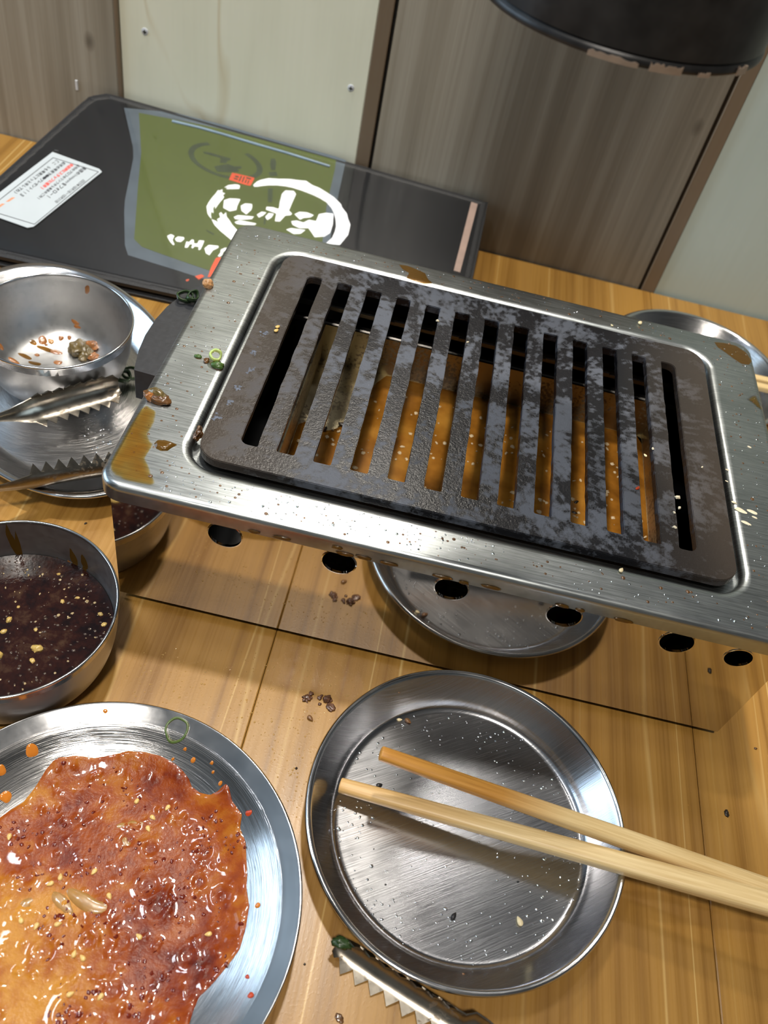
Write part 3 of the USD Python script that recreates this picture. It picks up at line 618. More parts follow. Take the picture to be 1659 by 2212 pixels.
def strip(pts, w, h, m, name, lab=None):
    """A flat curved slice of vegetable lying in the sauce along pixel points."""
    P = np.array([s_top(p) for p in pts]); P[:, 2] = P[:, 2].mean() - .0009
    P = smooth_profile(P, 5); k = len(P); t = np.gradient(P[:, :2], axis=0); t /= np.linalg.norm(t, axis=1)[:, None]; nn = np.c_[-t[:, 1], t[:, 0]]
    s = np.sin(np.linspace(.25, np.pi - .25, k)) ** .6; n = 10; a = np.arange(n) * 2 * np.pi / n
    V = np.stack([np.c_[P[:, :2] + nn * (w * s * math.cos(q))[:, None], P[:, 2] + h * s * math.sin(q) + h * .3] for q in a], 1)
    V = V.reshape(-1, 3); V += (meshkit.fbm(V * 600, 2, 3)[:, None] - .5) * .0006
    F = [(i * n + j, i * n + (j + 1) % n, (i + 1) * n + (j + 1) % n, (i + 1) * n + j) for i in range(k - 1) for j in range(n)]
    V, F = vf((V, np.array(F))); F = np.vstack([F, [[0, q + 1, q] for q in range(1, n - 1)], [[(k - 1) * n, (k - 1) * n + q, (k - 1) * n + q + 1] for q in range(1, n - 1)]])
    part(cs, name, (V, F), m, smooth=True, label=lab)
strip([(145, 1920), (172, 1940), (205, 1958), (240, 1958)], .0038, .0016, M_onion, 'onion_slice', 'curved pale onion slice')
strip([(110, 1925), (130, 1945), (158, 1975)], .0034, .0014, M_onion, 'onion_slice', 'short onion slice')
strip([(75, 1935), (55, 1952), (38, 1975)], .0028, .0012, M_onion, 'onion_slice', 'thin onion slice on the left')
strip([(240, 1785), (275, 1780), (315, 1777)], .0026, .0011, M_onion, 'onion_slice', 'onion shred in the middle of the pool')
strip([(258, 1800), (272, 1822), (278, 1840)], .0026, .0010, M_onion, 'onion_slice')
for px in ((236, 1935), (130, 1893), (108, 1908), (203, 1882), (296, 1729), (362, 1745), (320, 1789), (300, 2022), (450, 2018), (160, 2060), (178, 2068), (45, 1987), (78, 2000), (152, 2147), (217, 2153), (330, 1765), (20, 1808), (125, 1995)):
    x, y, z = s_top(px); part(cs, 'sesame_seed', seed_mesh((x, y, z - .0002), .0034, .0021, .0013, rng.uniform(0, 6)), M_sesame)
# droplets and drips of sauce on the plate's slope
def splat(m, px, r, base, name, lab, cat, group=None, h=.0006, seed=0, z0=TABLE_Z + .004, asp=1.0, rot=0.0):
    x, y, _ = on(px, base, z0); rs = np.random.default_rng(seed + 17)
    a = np.linspace(0, 2 * np.pi, 22)[:-1]; rad = r * (1 + .22 * np.interp(a, np.linspace(0, 2 * np.pi, 8), np.r_[(w := rs.normal(0, 1, 7)), w[0]]) * .7)
    dx, dy = rad * np.cos(a), rad * asp * np.sin(a); c, s = math.cos(rot), math.sin(rot)
    pg = Polygon(np.c_[x + dx * c - dy * s, y + dx * s + dy * c]).buffer(r * .1)
    v, f = puddle(pg, h, r * .8, lambda X, Y: base(X, Y) + .0001, r / 3.5, under=False)
    return single(name, lab, cat, (v, f), m, smooth=True, group=group)
M_drop = mat('orange_sauce_drop', {'p': ('principled_bsdf', {'base_color': (.52, .17, .02), 'roughness': .12, 'coat_weight': .4})}, [])
M_red = plain('red_sauce_bit', (.42, .05, .015), .2, scale=300)
for i, (px, r, m, lab) in enumerate((((67, 1621), .0040, M_drop, 'round orange sauce drop on the left slope of the sauce plate'), ((3, 1664), .0030, M_drop, 'orange sauce drop at the left picture edge on the sauce plate'), ((12, 1722), .0034, M_drop, 'smear of sauce just above the chilli sauce at the left edge'),
        ((417, 1643), .0016, M_drop, 'small sauce drip between the scallion ring and the sauce pool'), ((537, 1757), .0019, M_red, 'red sauce bit beside the notched right edge of the pool'), ((400, 1618), .0012, M_drop, 'tiny sauce fleck below the green scallion ring'), ((457, 1648), .0012, M_drop, 'tiny sauce fleck right of the sauce drip'), ((227, 1536), .0015, M_drop, 'tan sauce fleck on the brim of the sauce plate'), ((556, 1955), .0016, M_drop, 'amber fleck on the right slope of the sauce plate'), ((535, 2110), .0012, M_red, 'red pepper bit low on the right slope of the sauce plate'), ((541, 2150), .0016, M_red, 'lowest red pepper bit on the right slope of the sauce plate'), ((476, 1692), .0014, M_drop, 'sauce fleck just above the pointed tip of the pool'), ((460, 1668), .0010, M_drop, 'small amber fleck above the pool tip'), ((373, 1640), .0010, M_drop, 'amber speck above the right top of the pool'))):
    splat(m, px, r * .68, s_base, 'sauce_drop', lab, 'sauce drop', seed=i, z0=.001)
M_green = plain('scallion_green', (.05, .10, .02), .35, scale=300, subsurface_weight=.1)
M_lgreen = plain('scallion_pale', (.40, .50, .16), .35, scale=300, subsurface_weight=.2)
M_dgreen = plain('wilted_scallion', (.018, .04, .010), .35, scale=300)
def scallion(name, label, px, z, R, h, m, thick=.0007, asp=.9, rot=0.0, tilt=0.0, base=None):
    x, y, _ = onz(px, z)[0]
    if base is not None: x, y, z = on(px, base, z); z += .0002
    a = np.arange(40) * 2 * np.pi / 40; w = 1 + .03 * np.sin(3 * a + 1) + .025 * np.sin(5 * a)
    rings = []
    for o, zz in ((-1, 0), (1, 0), (1.15, h * .5), (1, h), (-1, h), (-1.15, h * .5)):
        q = np.c_[(R * w + o * thick) * np.cos(a), (R * w + o * thick) * asp * np.sin(a), zz + .25 * h * np.sin(2 * a)]
        rings.append(q)
    V, F = loft(rings, close=True); c, s = math.cos(rot), math.sin(rot)
    ct, st = math.cos(tilt), math.sin(tilt); V = np.c_[V[:, 0], V[:, 1] * ct - V[:, 2] * st, V[:, 1] * st + V[:, 2] * ct]
    V = np.c_[V[:, 0] * c - V[:, 1] * s, V[:, 0] * s + V[:, 1] * c, V[:, 2]]; V[:, 2] -= V[:, 2].min()
    if base is not None: V[:, 2] += np.asarray(base(x + V[:, 0], y + V[:, 1])) - z + .0004
    single(name, label, 'scallion', (V + [x, y, z], F), m, smooth=True)
scallion('scallion_ring', 'thin green scallion ring stuck on the upper slope of the sauce plate', (381, 1578), .006, .0054, .0008, M_green, .00045, 1.0, .3, base=s_base)

# ------------------------------------------------------------------ chopsticks
M_stick = mat('chopstick_wood', {'a': ('attribute', {'attribute': 'tint'}), 'tc': ('texture_coordinate', {}), 'mp': ('mapping', {'scale': (25, 900, 900)}), 'n': ('noise_texture', {'scale': 1.0, 'detail': 3}), 'r': ('rgb_ramp', {'ramp': [(.3, (.58, .39, .16)), (.7, (.76, .57, .29))]}),
    's': ('rgb_ramp', {'ramp': [(.3, (.42, .18, .028)), (.7, (.60, .29, .055))]}), 'x': ('mix', {}), 'b': ('bump', {'strength': .3, 'distance': .0004}), 'p': ('principled_bsdf', {'roughness': .42})},
    [('tc.object', 'mp.vector'), ('mp.vector', 'n.vector'), ('n.fac', 'r.fac'), ('n.fac', 's.fac'), ('a.fac', 'x.fac'), ('r.color', 'x.color1'), ('s.color', 'x.color2'), ('x.color', 'p.base_color'), ('n.fac', 'b.height'), ('b.normal', 'p.normal')])
def chopstick(label, p0, p1, w0, w1, stain, tone=1.0, group=None):
    """p0: tip, p1: thick end; w0, w1: widths; stain: how far the tip is stained."""
    p0, p1 = np.array(p0), np.array(p1); L = np.linalg.norm(p1 - p0); d = (p1 - p0) / L
    side = np.cross([0, 0, 1.0], d); side /= np.linalg.norm(side); up = np.cross(d, side)
    ss = np.r_[0, .0005, np.linspace(.004, L - .002, 40), L]; n = 20; a = (np.arange(n) + .5) * 2 * np.pi / n
    V, T = [], []
    for i, s in enumerate(ss):
        f = s / L; w = (w0 + (w1 - w0) * f ** .8) / 2; k = .88 if i == 0 else 1.0 if i == 1 else .9 if i == len(ss) - 1 else 1
        sq = 2.6 + 2.2 * min(1, f * 2)
        ca, sa = np.cos(a), np.sin(a); rad = (np.abs(ca) ** sq + np.abs(sa) ** sq) ** (-1 / sq)
        V.append(np.c_[np.full(n, s), rad * ca * w * k, rad * sa * w * k * .82]); T.append(np.full(n, tone * float(np.clip((stain - f) / .16 + .5, 0, 1))))
    V = np.vstack(V); T = np.r_[np.hstack(T), T[0][0], T[-1][0]]; k = len(ss)
    F = [(i * n + j, i * n + (j + 1) % n, (i + 1) * n + (j + 1) % n, (i + 1) * n + j) for i in range(k - 1) for j in range(n)]
    V = np.vstack([V, [[-.0004, 0, 0], [L + .0002, 0, 0]]]); _, F = vf((V, np.array(F)))
    F = np.vstack([F, [[k * n, (j + 1) % n, j] for j in range(n)], [[k * n + 1, (k - 1) * n + j, (k - 1) * n + (j + 1) % n] for j in range(n)]])
    me = usdkit.mesh(stage, number('/World', 'chopstick'), (V, F), M_stick, smooth=True)
    m = Gf.Matrix4d(1.0)
    for r, q in enumerate((d, side, up, p0)):
        for c in range(3): m[r, c] = float(q[c])
    me.AddTransformOp().Set(m)
    UsdGeom.PrimvarsAPI(me).CreatePrimvar('tint', Sdf.ValueTypeNames.FloatArray, 'vertex').Set(Vt.FloatArray.FromNumpy(T.astype(np.float32)))
    data(me.GetPrim(), label, 'chopstick', group)
def along(a, b, L): a, b = np.array(a), np.array(b); return a + (b - a) / np.linalg.norm(b - a) * L
A0, A1 = onz((734, 1696), .0042)[0], onz((1659, 1952), .0245)[0]
chopstick('pale wooden chopstick whose tip lies on the floor of the plate, nearer the camera', A0, along(A0, A1, .238), .0076, .0112, .26, .45)
B0, B1 = onz((822, 1627), .042)[0], onz((1659, 1921), .0062)[0]
chopstick('wooden chopstick with orange-stained tip raised above the plate', B0, along(B0, B1, .238), .0070, .0104, .34, 1.0)
c0 = onz((1652, 822), .0185)[0]
for k, dy in enumerate((.0052, -.0052)):
    chopstick(('chopstick on the plate behind the grill, the one nearer the wall', 'chopstick on the plate behind the grill, the one farther from the wall')[k], c0 + [-.045, dy, -.004], c0 + [.19, dy * 1.2, .0035 - .006], .0062, .0096, .0)

# ------------------------------------------------------------------ serving tongs
M_tong = steel('tongs_steel', (.30, .27, .225), (.22, .34), (120, 120, 120), bump=.06, spots=1.2, spot_color=(.10, .06, .025))
def tong_arm(t, pts, jaw, open_to, R=.0072, pitch=.0073, tooth=.0044, w_arm=.0030, tilt=0.0):
    """One arm: path from hinge to tip; the last 'jaw' metres are a toothed trough open towards the point open_to."""
    P = smooth_profile(pts, 10); seg = np.r_[0, np.cumsum(np.linalg.norm(np.diff(P, axis=0), axis=1))]; L = seg[-1]
    s = np.unique(np.r_[np.linspace(0, L - jaw, 30), np.arange(L - jaw, L, pitch / 4), L]); Q = np.stack([np.interp(s, seg, P[:, k]) for k in range(3)], 1)
    T = np.gradient(Q, axis=0); T /= np.linalg.norm(T, axis=1)[:, None]
    rows = []
    for i in range(len(s)):
        o = np.array(open_to) - Q[i]; o[2] = 0; o -= T[i] * (o @ T[i]); o /= np.linalg.norm(o)
        u = np.cross(T[i], o); u *= np.sign(u[2]); o, u = o * math.cos(tilt) + u * math.sin(tilt), u * math.cos(tilt) - o * math.sin(tilt)
        f = np.clip((s[i] - (L - jaw) + .022) / .026, 0, 1); f = f * f * (3 - 2 * f)
        end = np.clip((L - s[i]) / .010, 0, 1) ** .5
        half = w_arm + (R * (.55 + .45 * end) - w_arm) * f; phi = math.radians(28 + 30 * f)
        rad = half / math.sin(phi); th = np.linspace(-phi, phi, 13)
        tt = 0.0
        if s[i] > L - jaw:
            q = ((s[i] - (L - jaw)) / pitch) % 1; tt = tooth * (1 - abs(2 * q - 1)) * min(1, (L - s[i]) / .004 + .2)
        c = [Q[i] + o * (rad * (1 - math.cos(x)) - rad * .3) + u * rad * math.sin(x) for x in th]
        sp_, cp_ = math.sin(phi), math.cos(phi)
        c = [c[0] + (o * sp_ - u * cp_) * tt] + c + [c[-1] + (o * sp_ + u * cp_) * tt]
        rows.append(np.array(c))
    V = np.array(rows); k, n = V.shape[:2]
    G = np.gradient(V, axis=0); H = np.gradient(V, axis=1); N = np.cross(G, H); N /= np.linalg.norm(N, axis=2)[..., None] + 1e-12
    W = V + N * .0007; idx = np.arange(k * n).reshape(k, n); F = []
    for i in range(k - 1):
        for j in range(n - 1): F += [(idx[i, j], idx[i, j + 1], idx[i + 1, j + 1], idx[i + 1, j])]
    F = np.array(F); F2 = F[:, ::-1] + k * n; m = k * n; S = []
    for i in range(k - 1): S += [(idx[i, 0], idx[i + 1, 0], idx[i + 1, 0] + m, idx[i, 0] + m), (idx[i + 1, n - 1], idx[i, n - 1], idx[i, n - 1] + m, idx[i + 1, n - 1] + m)]
    for j in range(n - 1): S += [(idx[0, j + 1], idx[0, j], idx[0, j] + m, idx[0, j + 1] + m), (idx[k - 1, j], idx[k - 1, j + 1], idx[k - 1, j + 1] + m, idx[k - 1, j] + m)]
    part(t, 'arm', (np.vstack([V.reshape(-1, 3), W.reshape(-1, 3)]), np.vstack([F, F2, np.array(S)])), M_tong, smooth=40)
def at(*l): return [tuple(onz(p[:2], p[2])[0]) for p in l]
H1 = (-.240, -.025, .016)
t1 = thing('tongs', 'steel serving tongs with serrated jaws lying across the oval platter', 'tongs', H1)
up_ = [H1, (-.185, .040, .018)] + at((0, 903, .0235), (95, 878, .022), (180, 854, .021), (258, 832, .020))
lo_ = [H1, (-.150, .008, .018)] + at((0, 1050, .0215), (70, 1040, .0208), (150, 1026, .0200), (268, 1008, .0190))
mid = np.array([-.075, .095, .01])
tong_arm(t1, up_, .060, (-.045, .09, .01), R=.0088, tooth=.0052, tilt=.42); tong_arm(t1, lo_, .056, (-.06, .14, .01), R=.0082, tooth=.0058, tilt=.32)
part(t1, 'hinge', lathe([(0, .007), (.0045, .007), (.005, .010), (.005, .022), (.0045, .025), (0, .025)], 24, H1[:2]), M_tong)
H2 = (.350, -.252, .002)
t2 = thing('tongs', 'steel serving tongs on the table, jaw half under the front rim of the chopstick plate', 'tongs', H2)
a_ = [H2] + at((1090, 2258, .0035), (1000, 2212, .003), (935, 2172, .0025), (830, 2105, .0015), (728, 2036, .0012))
tong_arm(t2, a_, .060, (.17, -.25, 0), R=.0068, tooth=.0050, pitch=.0080, tilt=.45)
tong_arm(t2, [H2, (.31, -.262, .002), (.26, -.258, .002), (.22, -.248, .0015), (.175, -.235, .001)], .056, (.20, -.10, 0), R=.0060, tooth=.0042, pitch=.0080, tilt=.5)
part(t2, 'hinge', lathe([(0, -.006), (.0045, -.006), (.005, -.004), (.005, .009), (.0045, .011), (0, .011)], 24, H2[:2]), M_tong)
def bit(name, label, cat, px, z, r, m, seed=0, rough=.45, rot=0.0, sub=2, base=None, group=None):
    p = onz(px, z)[0] if base is None else on(px, base, z)
    single(name, label, cat, lump((p[0], p[1], p[2]), r, seed, rough, sub, rot=rot), m, smooth=True, group=group)
bit('scallion_bit', 'wilted green scallion bit stuck to the jaw tip of the tongs on the table', 'scallion', (738, 2040), .0055, (.0042, .0024, .0022), M_dgreen, 3, .7)

# ------------------------------------------------------------------ menu folder leaning on the partition
def yf(x): return .277 + (np.asarray(x) + .261) * .0386
def mz(x, y):
    x, y = np.asarray(x, float), np.asarray(y, float)
    t = (y - yf(x)) / (.481 - yf(x)); zb = .06 - (x + .189) / .36 * .0145
    return .0042 + t * (zb - .0042)
def off(d): return lambda x, y: mz(x, y) + d
def onm(pts): return np.array([on(p, mz, .03, .5, 50)[:2] for p in pts])
outline = np.array([(-.2605, .2772), (.1696, .2936), (.1712, .4800), (-.1890, .4800), (-.203, .470)])
inner = Polygon(outline).buffer(-.0065)
M_cover = plain('black_leatherette', (.016, .016, .018), .45, bump=.15, scale=500)
M_bind = plain('black_binding_tape', (.010, .010, .011), .55, bump=.5, scale=900, var=.4)
M_page = plain('page_paper', (.55, .48, .42), .6)
M_inner_sheet = plain('black_backing_sheet', (.006, .007, .009), .35)
M_film = mat('clear_film', {'tc': ('texture_coordinate', {}), 'n': ('noise_texture', {'scale': 16, 'detail': 1.5}), 'b': ('bump', {'strength': .12, 'distance': .004}), 'fr': ('fresnel', {'IOR': 1.5}), 'g': ('glossy_bsdf', {'roughness': .07, 'color': (1, 1, 1)}), 't': ('transparent_bsdf', {}), 'm': ('mix_closure', {})},
    [('tc.object', 'n.vector'), ('n.fac', 'b.height'), ('b.normal', 'g.normal'), ('fr.fac', 'm.fac'), ('t.BSDF', 'm.closure1'), ('g.BSDF', 'm.closure2')], surface='m.closure')
M_olive = plain('olive_green_print', (.070, .095, .012), .5, var=.06, scale=20)
M_sleeve_sheen = plain('painted_sleeve_sheen', (.085, .11, .135), .4, var=.1)  # bluish film reflection along the sleeve edge, put into the colour
M_ink = plain('white_ink', (.86, .88, .92), .5, var=.02)
M_ghost = plain('dark_green_ink', (.035, .052, .022), .5, var=.2)
M_seal = plain('red_seal_ink', (.60, .085, .03), .5, var=.1)
M_strip = plain('pink_page_edge', (.42, .31, .26), .5)
mn = thing('menu_folder', 'large black menu folder with olive cover sheet leaning on the partition', 'menu', (-.04, .29, TABLE_Z))
def sheet(pts_or_poly, z, h, res=.012):
    pg = pts_or_poly if hasattr(pts_or_poly, 'buffer') else Polygon(pts_or_poly)
    return puddle(pg, h, 0, off(z), res)
OP = Polygon(outline)
part(mn, 'lower_cover', sheet(Polygon(outline + [(-.001, -.0015), (.001, -.0015), (.001, 0), (0, 0), (-.001, 0)]), -.0100, .0026), M_bind, smooth=False)
part(mn, 'page', sheet(OP.buffer(-.004), -.0072, .0036), M_page, smooth=False)
part(mn, 'upper_cover', sheet(OP, -.0034, .0026), M_cover, smooth=False)
o = outline
def strip_poly(a, b, w):
    a, b = np.array(a), np.array(b); d = (b - a) / np.linalg.norm(b - a); nrm = np.array([-d[1], d[0]]); return Polygon([a, b, b + nrm * w, a + nrm * w])
for a, b, w in ((o[0], o[1], .0055), (o[1], o[2], .0075), (o[2], o[3], .0062), (o[3], o[4], .0085), (o[4], o[0], .0085)):
    sp_ = strip_poly(a, b, w)
    part(mn, 'binding', puddle(sp_, .0009, .0018, off(-.0012), .0022), M_bind, smooth=True)
part(mn, 'backing_sheet', sheet(inner, -.0008, .0003), M_inner_sheet, smooth=False)
gq = onm([(300, 243), (380, 258), (470, 276), (560, 300), (640, 322), (728, 346), (706, 440), (692, 560), (640, 620), (520, 604), (470, 590), (400, 566), (340, 545), (289, 526), (298, 400), (305, 330)])
mg = onm([(268, 232), (380, 243), (480, 268), (590, 300), (748, 343), (718, 480), (708, 575), (650, 640), (500, 622), (420, 595), (270, 548), (268, 440), (290, 330)])
part(mn, 'sleeve_edge_sheen', sheet(mg, -.00055, .0002), M_sleeve_sheen, smooth=False, label='sleeve edge around the green sheet with its bluish reflection painted in')
part(mn, 'cover_print', sheet(gq, -.0004, .0002), M_olive, smooth=False, label='olive green cover print')
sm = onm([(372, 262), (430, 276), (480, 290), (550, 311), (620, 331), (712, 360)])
part(mn, 'sleeve_crease_sheen', tube(np.c_[sm, mz(sm[:, 0], sm[:, 1]) + .0001], .0014, 8), plain('painted_crease_sheen', (.20, .28, .36), .25), smooth=True, label='raised sleeve crease across the green sheet with its bluish reflection painted in')  # crease of the film; the reflection on it is painted pale blue-grey
part(mn, 'page_edge', sheet(onm([(1018, 436), (1034, 433), (993, 592), (978, 592)]), -.0004, .0004), M_strip, smooth=False, label='pinkish page edge on the right')
Z = lambda pts: [(300 + .3014 * x, 280 + .3014 * y) for x, y in pts]        # tracing frame of the brush lettering
def ink(pts, m=M_ink, z=-.0002, name='brush_stroke', res=.0011, lab=None):
    pg = Polygon(onm(Z(pts))).buffer(0)
    pg = pg.buffer(.00012).buffer(-.0002).buffer(.00008)
    for g in getattr(pg, 'geoms', [pg]):
        if g.area > 1e-7: part(mn, name, puddle(g, .00012, 0, off(z), res), m, smooth=False, label=lab)
ink([(820, 395), (845, 372), (870, 360), (930, 347), (1000, 352), (1080, 353), (1150, 362), (1200, 366), (1215, 378), (1245, 398), (1290, 415), (1340, 445), (1400, 485), (1450, 535), (1455, 555), (1490, 600), (1500, 640), (1516, 680), (1508, 720), (1500, 752), (1470, 790), (1440, 826), (1340, 815), (1385, 775), (1405, 730), (1414, 690), (1410, 640), (1400, 600), (1380, 560), (1345, 520), (1300, 492), (1250, 468), (1200, 448), (1150, 430), (1100, 415), (1050, 405), (990, 398), (930, 398), (880, 403), (850, 408), (825, 408)], lab='white brush ring, right sweep')
ink([(725, 402), (715, 394), (690, 391), (640, 397), (610, 415), (640, 412), (622, 425), (665, 425), (720, 424)])
ink([(600, 425), (575, 438), (570, 430), (548, 460), (530, 480), (520, 492), (500, 520), (485, 550), (488, 575), (492, 602), (505, 622), (522, 640), (515, 610), (520, 585), (535, 600), (532, 560), (548, 540), (545, 570), (565, 540), (580, 520), (600, 498), (612, 480), (600, 470), (620, 455), (598, 450)])
ink([(520, 640), (540, 680), (580, 722), (650, 780), (720, 840), (760, 800), (702, 716), (668, 680), (650, 650), (628, 622), (625, 590), (605, 612), (590, 590), (575, 600), (585, 630), (560, 640), (570, 665), (545, 650)], lab='white brush ring, left sweep')
for pts in ([(610, 505), (650, 492), (700, 494), (728, 498), (715, 525), (705, 545), (700, 575), (650, 585), (625, 570), (605, 560)], [(730, 545), (760, 528), (790, 530), (812, 532), (812, 555), (805, 575), (770, 607), (735, 580)],
            [(680, 625), (710, 612), (825, 622), (810, 640), (740, 645), (690, 640)], [(685, 662), (720, 648), (845, 672), (830, 683), (750, 682), (700, 675)], [(845, 608), (880, 587), (915, 592), (890, 615), (860, 630)], [(905, 625), (930, 597), (968, 602), (950, 630), (920, 648)],
            [(1005, 560), (1010, 520), (1025, 460), (1050, 435), (1110, 438), (1127, 460), (1100, 520), (1075, 580), (1098, 600), (1090, 612), (1050, 615), (1010, 658), (975, 655), (985, 600), (910, 572), (915, 552), (960, 555), (1000, 568)],
            [(1115, 605), (1150, 588), (1205, 592), (1255, 612), (1230, 628), (1180, 632), (1155, 645)], [(1092, 655), (1130, 650), (1180, 665), (1220, 645), (1270, 655), (1290, 605), (1340, 595), (1395, 602), (1390, 680), (1370, 740), (1330, 765), (1260, 770), (1240, 740), (1215, 705), (1150, 705), (1100, 680)], [(1055, 715), (1090, 705), (1195, 718), (1160, 745), (1110, 748)],
            [(203, 760), (230, 748), (255, 760), (240, 790), (255, 820), (248, 830), (225, 805), (207, 775)], [(258, 780), (280, 765), (325, 770), (325, 785), (300, 805), (268, 800)],
            [(328, 845), (340, 800), (360, 805), (380, 785), (395, 790), (395, 815), (420, 815), (430, 792), (470, 795), (455, 830), (440, 860), (425, 862), (430, 840), (400, 835), (385, 852), (375, 845), (385, 820), (365, 820), (350, 845)], [(470, 850), (500, 825), (570, 832), (572, 845), (530, 865), (505, 900), (480, 885)], [(565, 905), (585, 880), (585, 860), (618, 845), (650, 850), (605, 875), (600, 895), (580, 912)]):
    ink(pts)
ink([(668, 308), (700, 314), (830, 345), (800, 402), (770, 396), (645, 358)], M_seal, name='red_seal', lab='red seal stamp')
for q in ([(688, 328), (720, 336), (716, 344), (690, 340)], [(682, 345), (712, 353), (708, 360), (680, 353)], [(732, 330), (740, 332), (722, 372), (714, 368)], [(752, 336), (760, 338), (744, 378), (736, 376)], [(770, 340), (808, 350), (804, 358), (768, 350)], [(768, 356), (776, 358), (764, 384), (757, 382)], [(786, 362), (794, 364), (782, 390), (775, 388)]):
    ink(q, M_ghost, -.00008, 'seal_stroke')
ink([(492, 1058), (520, 980), (552, 918), (590, 912), (560, 1000), (530, 1050)], M_seal, name='red_seal', lab='lower red mark')
ink([(335, 1075), (362, 1068), (358, 1082), (340, 1088)], M_seal, name='red_seal'); ink([(400, 1050), (450, 1035), (470, 1050), (430, 1075)], M_seal, name='red_seal')
# faint dark brush ring with its lettering
aa = np.linspace(np.radians(150), np.radians(395), 40)
def el(a, k): c, s = math.cos(.28), math.sin(.28); X, Y = 265 * k * np.cos(a), 112 * k * np.sin(a); return [(620 + x * c - y * s, 225 + x * s + y * c) for x, y in zip(X, Y)]
aa = np.linspace(np.radians(-60), np.radians(235), 50)
ink(el(aa, 1.04) + el(aa[::-1], .88), M_ghost, -.00024, 'ghost_ring', lab='faint dark brush ring')
for q in ([(460, 155), (520, 165), (600, 190), (660, 205), (650, 222), (560, 195), (470, 170)], [(585, 205), (640, 215), (625, 240), (580, 235)], [(540, 262), (640, 245), (700, 270), (720, 300), (640, 305), (560, 300)], [(690, 262), (735, 262), (735, 278), (700, 280)], [(945, 208), (975, 205), (985, 235), (978, 290), (950, 290), (940, 250)], [(930, 305), (985, 300), (995, 330), (940, 335)], [(925, 420), (960, 420), (955, 520), (925, 520)], [(900, 620), (915, 620), (905, 680), (893, 680)], [(480, 715), (540, 745), (535, 755), (485, 725)], [(935, 545), (955, 545), (950, 575), (935, 575)]):
    ink(q, M_ghost, -.00022, 'ghost_stroke')
part(mn, 'clear_film', puddle(inner, .0003, 0, off(.0002), .012, under=False), M_film, smooth=False, label='glossy clear film over the cover')

# flyer card taped on the menu, with its print
M_card = plain('white_card', (.52, .57, .60), .4, var=.02)
M_kblack = plain('black_print', (.03, .032, .04), .5); M_kred = plain('red_print', (.75, .12, .10), .5); M_korange = plain('orange_print', (.72, .30, .16), .5)
CA, CB, CC = onm([(114, 331), (224, 371), (67, 497)])
ex, ey = CC - CB, CB - CA                                   # reading direction, up direction
LW, LH = np.linalg.norm(ex), np.linalg.norm(ey); ex, ey = ex / LW, ey / LH
def cp(u, v): u, v = np.asarray(u, float), np.asarray(v, float); return CA + u[..., None] * ex + v[..., None] * ey      # metres on the card from its first corner
CZ = .0009
cd = thing('flyer_card', 'small white printed flyer card lying on the left side of the menu', 'card', (*CA, float(mz(*CA)) + CZ))
def on_card(pg, z, h=.0001, res=.006): return puddle(pg, h, 0, off(CZ + z), res)
part(cd, 'card', on_card(Polygon(cp(np.array([0, LW, LW, 0]), np.array([0, 0, LH, LH]))), 0, .0003), M_card, smooth=False)
part(cd, 'laminate_edge', on_card(Polygon(cp(np.array([-.003, .003, -.001, -.004]), np.array([-.001, .000, .006, .003]))), .0004), M_film, smooth=False)
f0, f1, f2 = onm([(115, 343), (214, 374), (75, 488)])
fr = Polygon([f0, f1, f2, f0 + f2 - f1])
part(cd, 'printed_frame', on_card(fr.difference(fr.buffer(-.00055)), .0003, res=.0012), M_kblack, smooth=False)
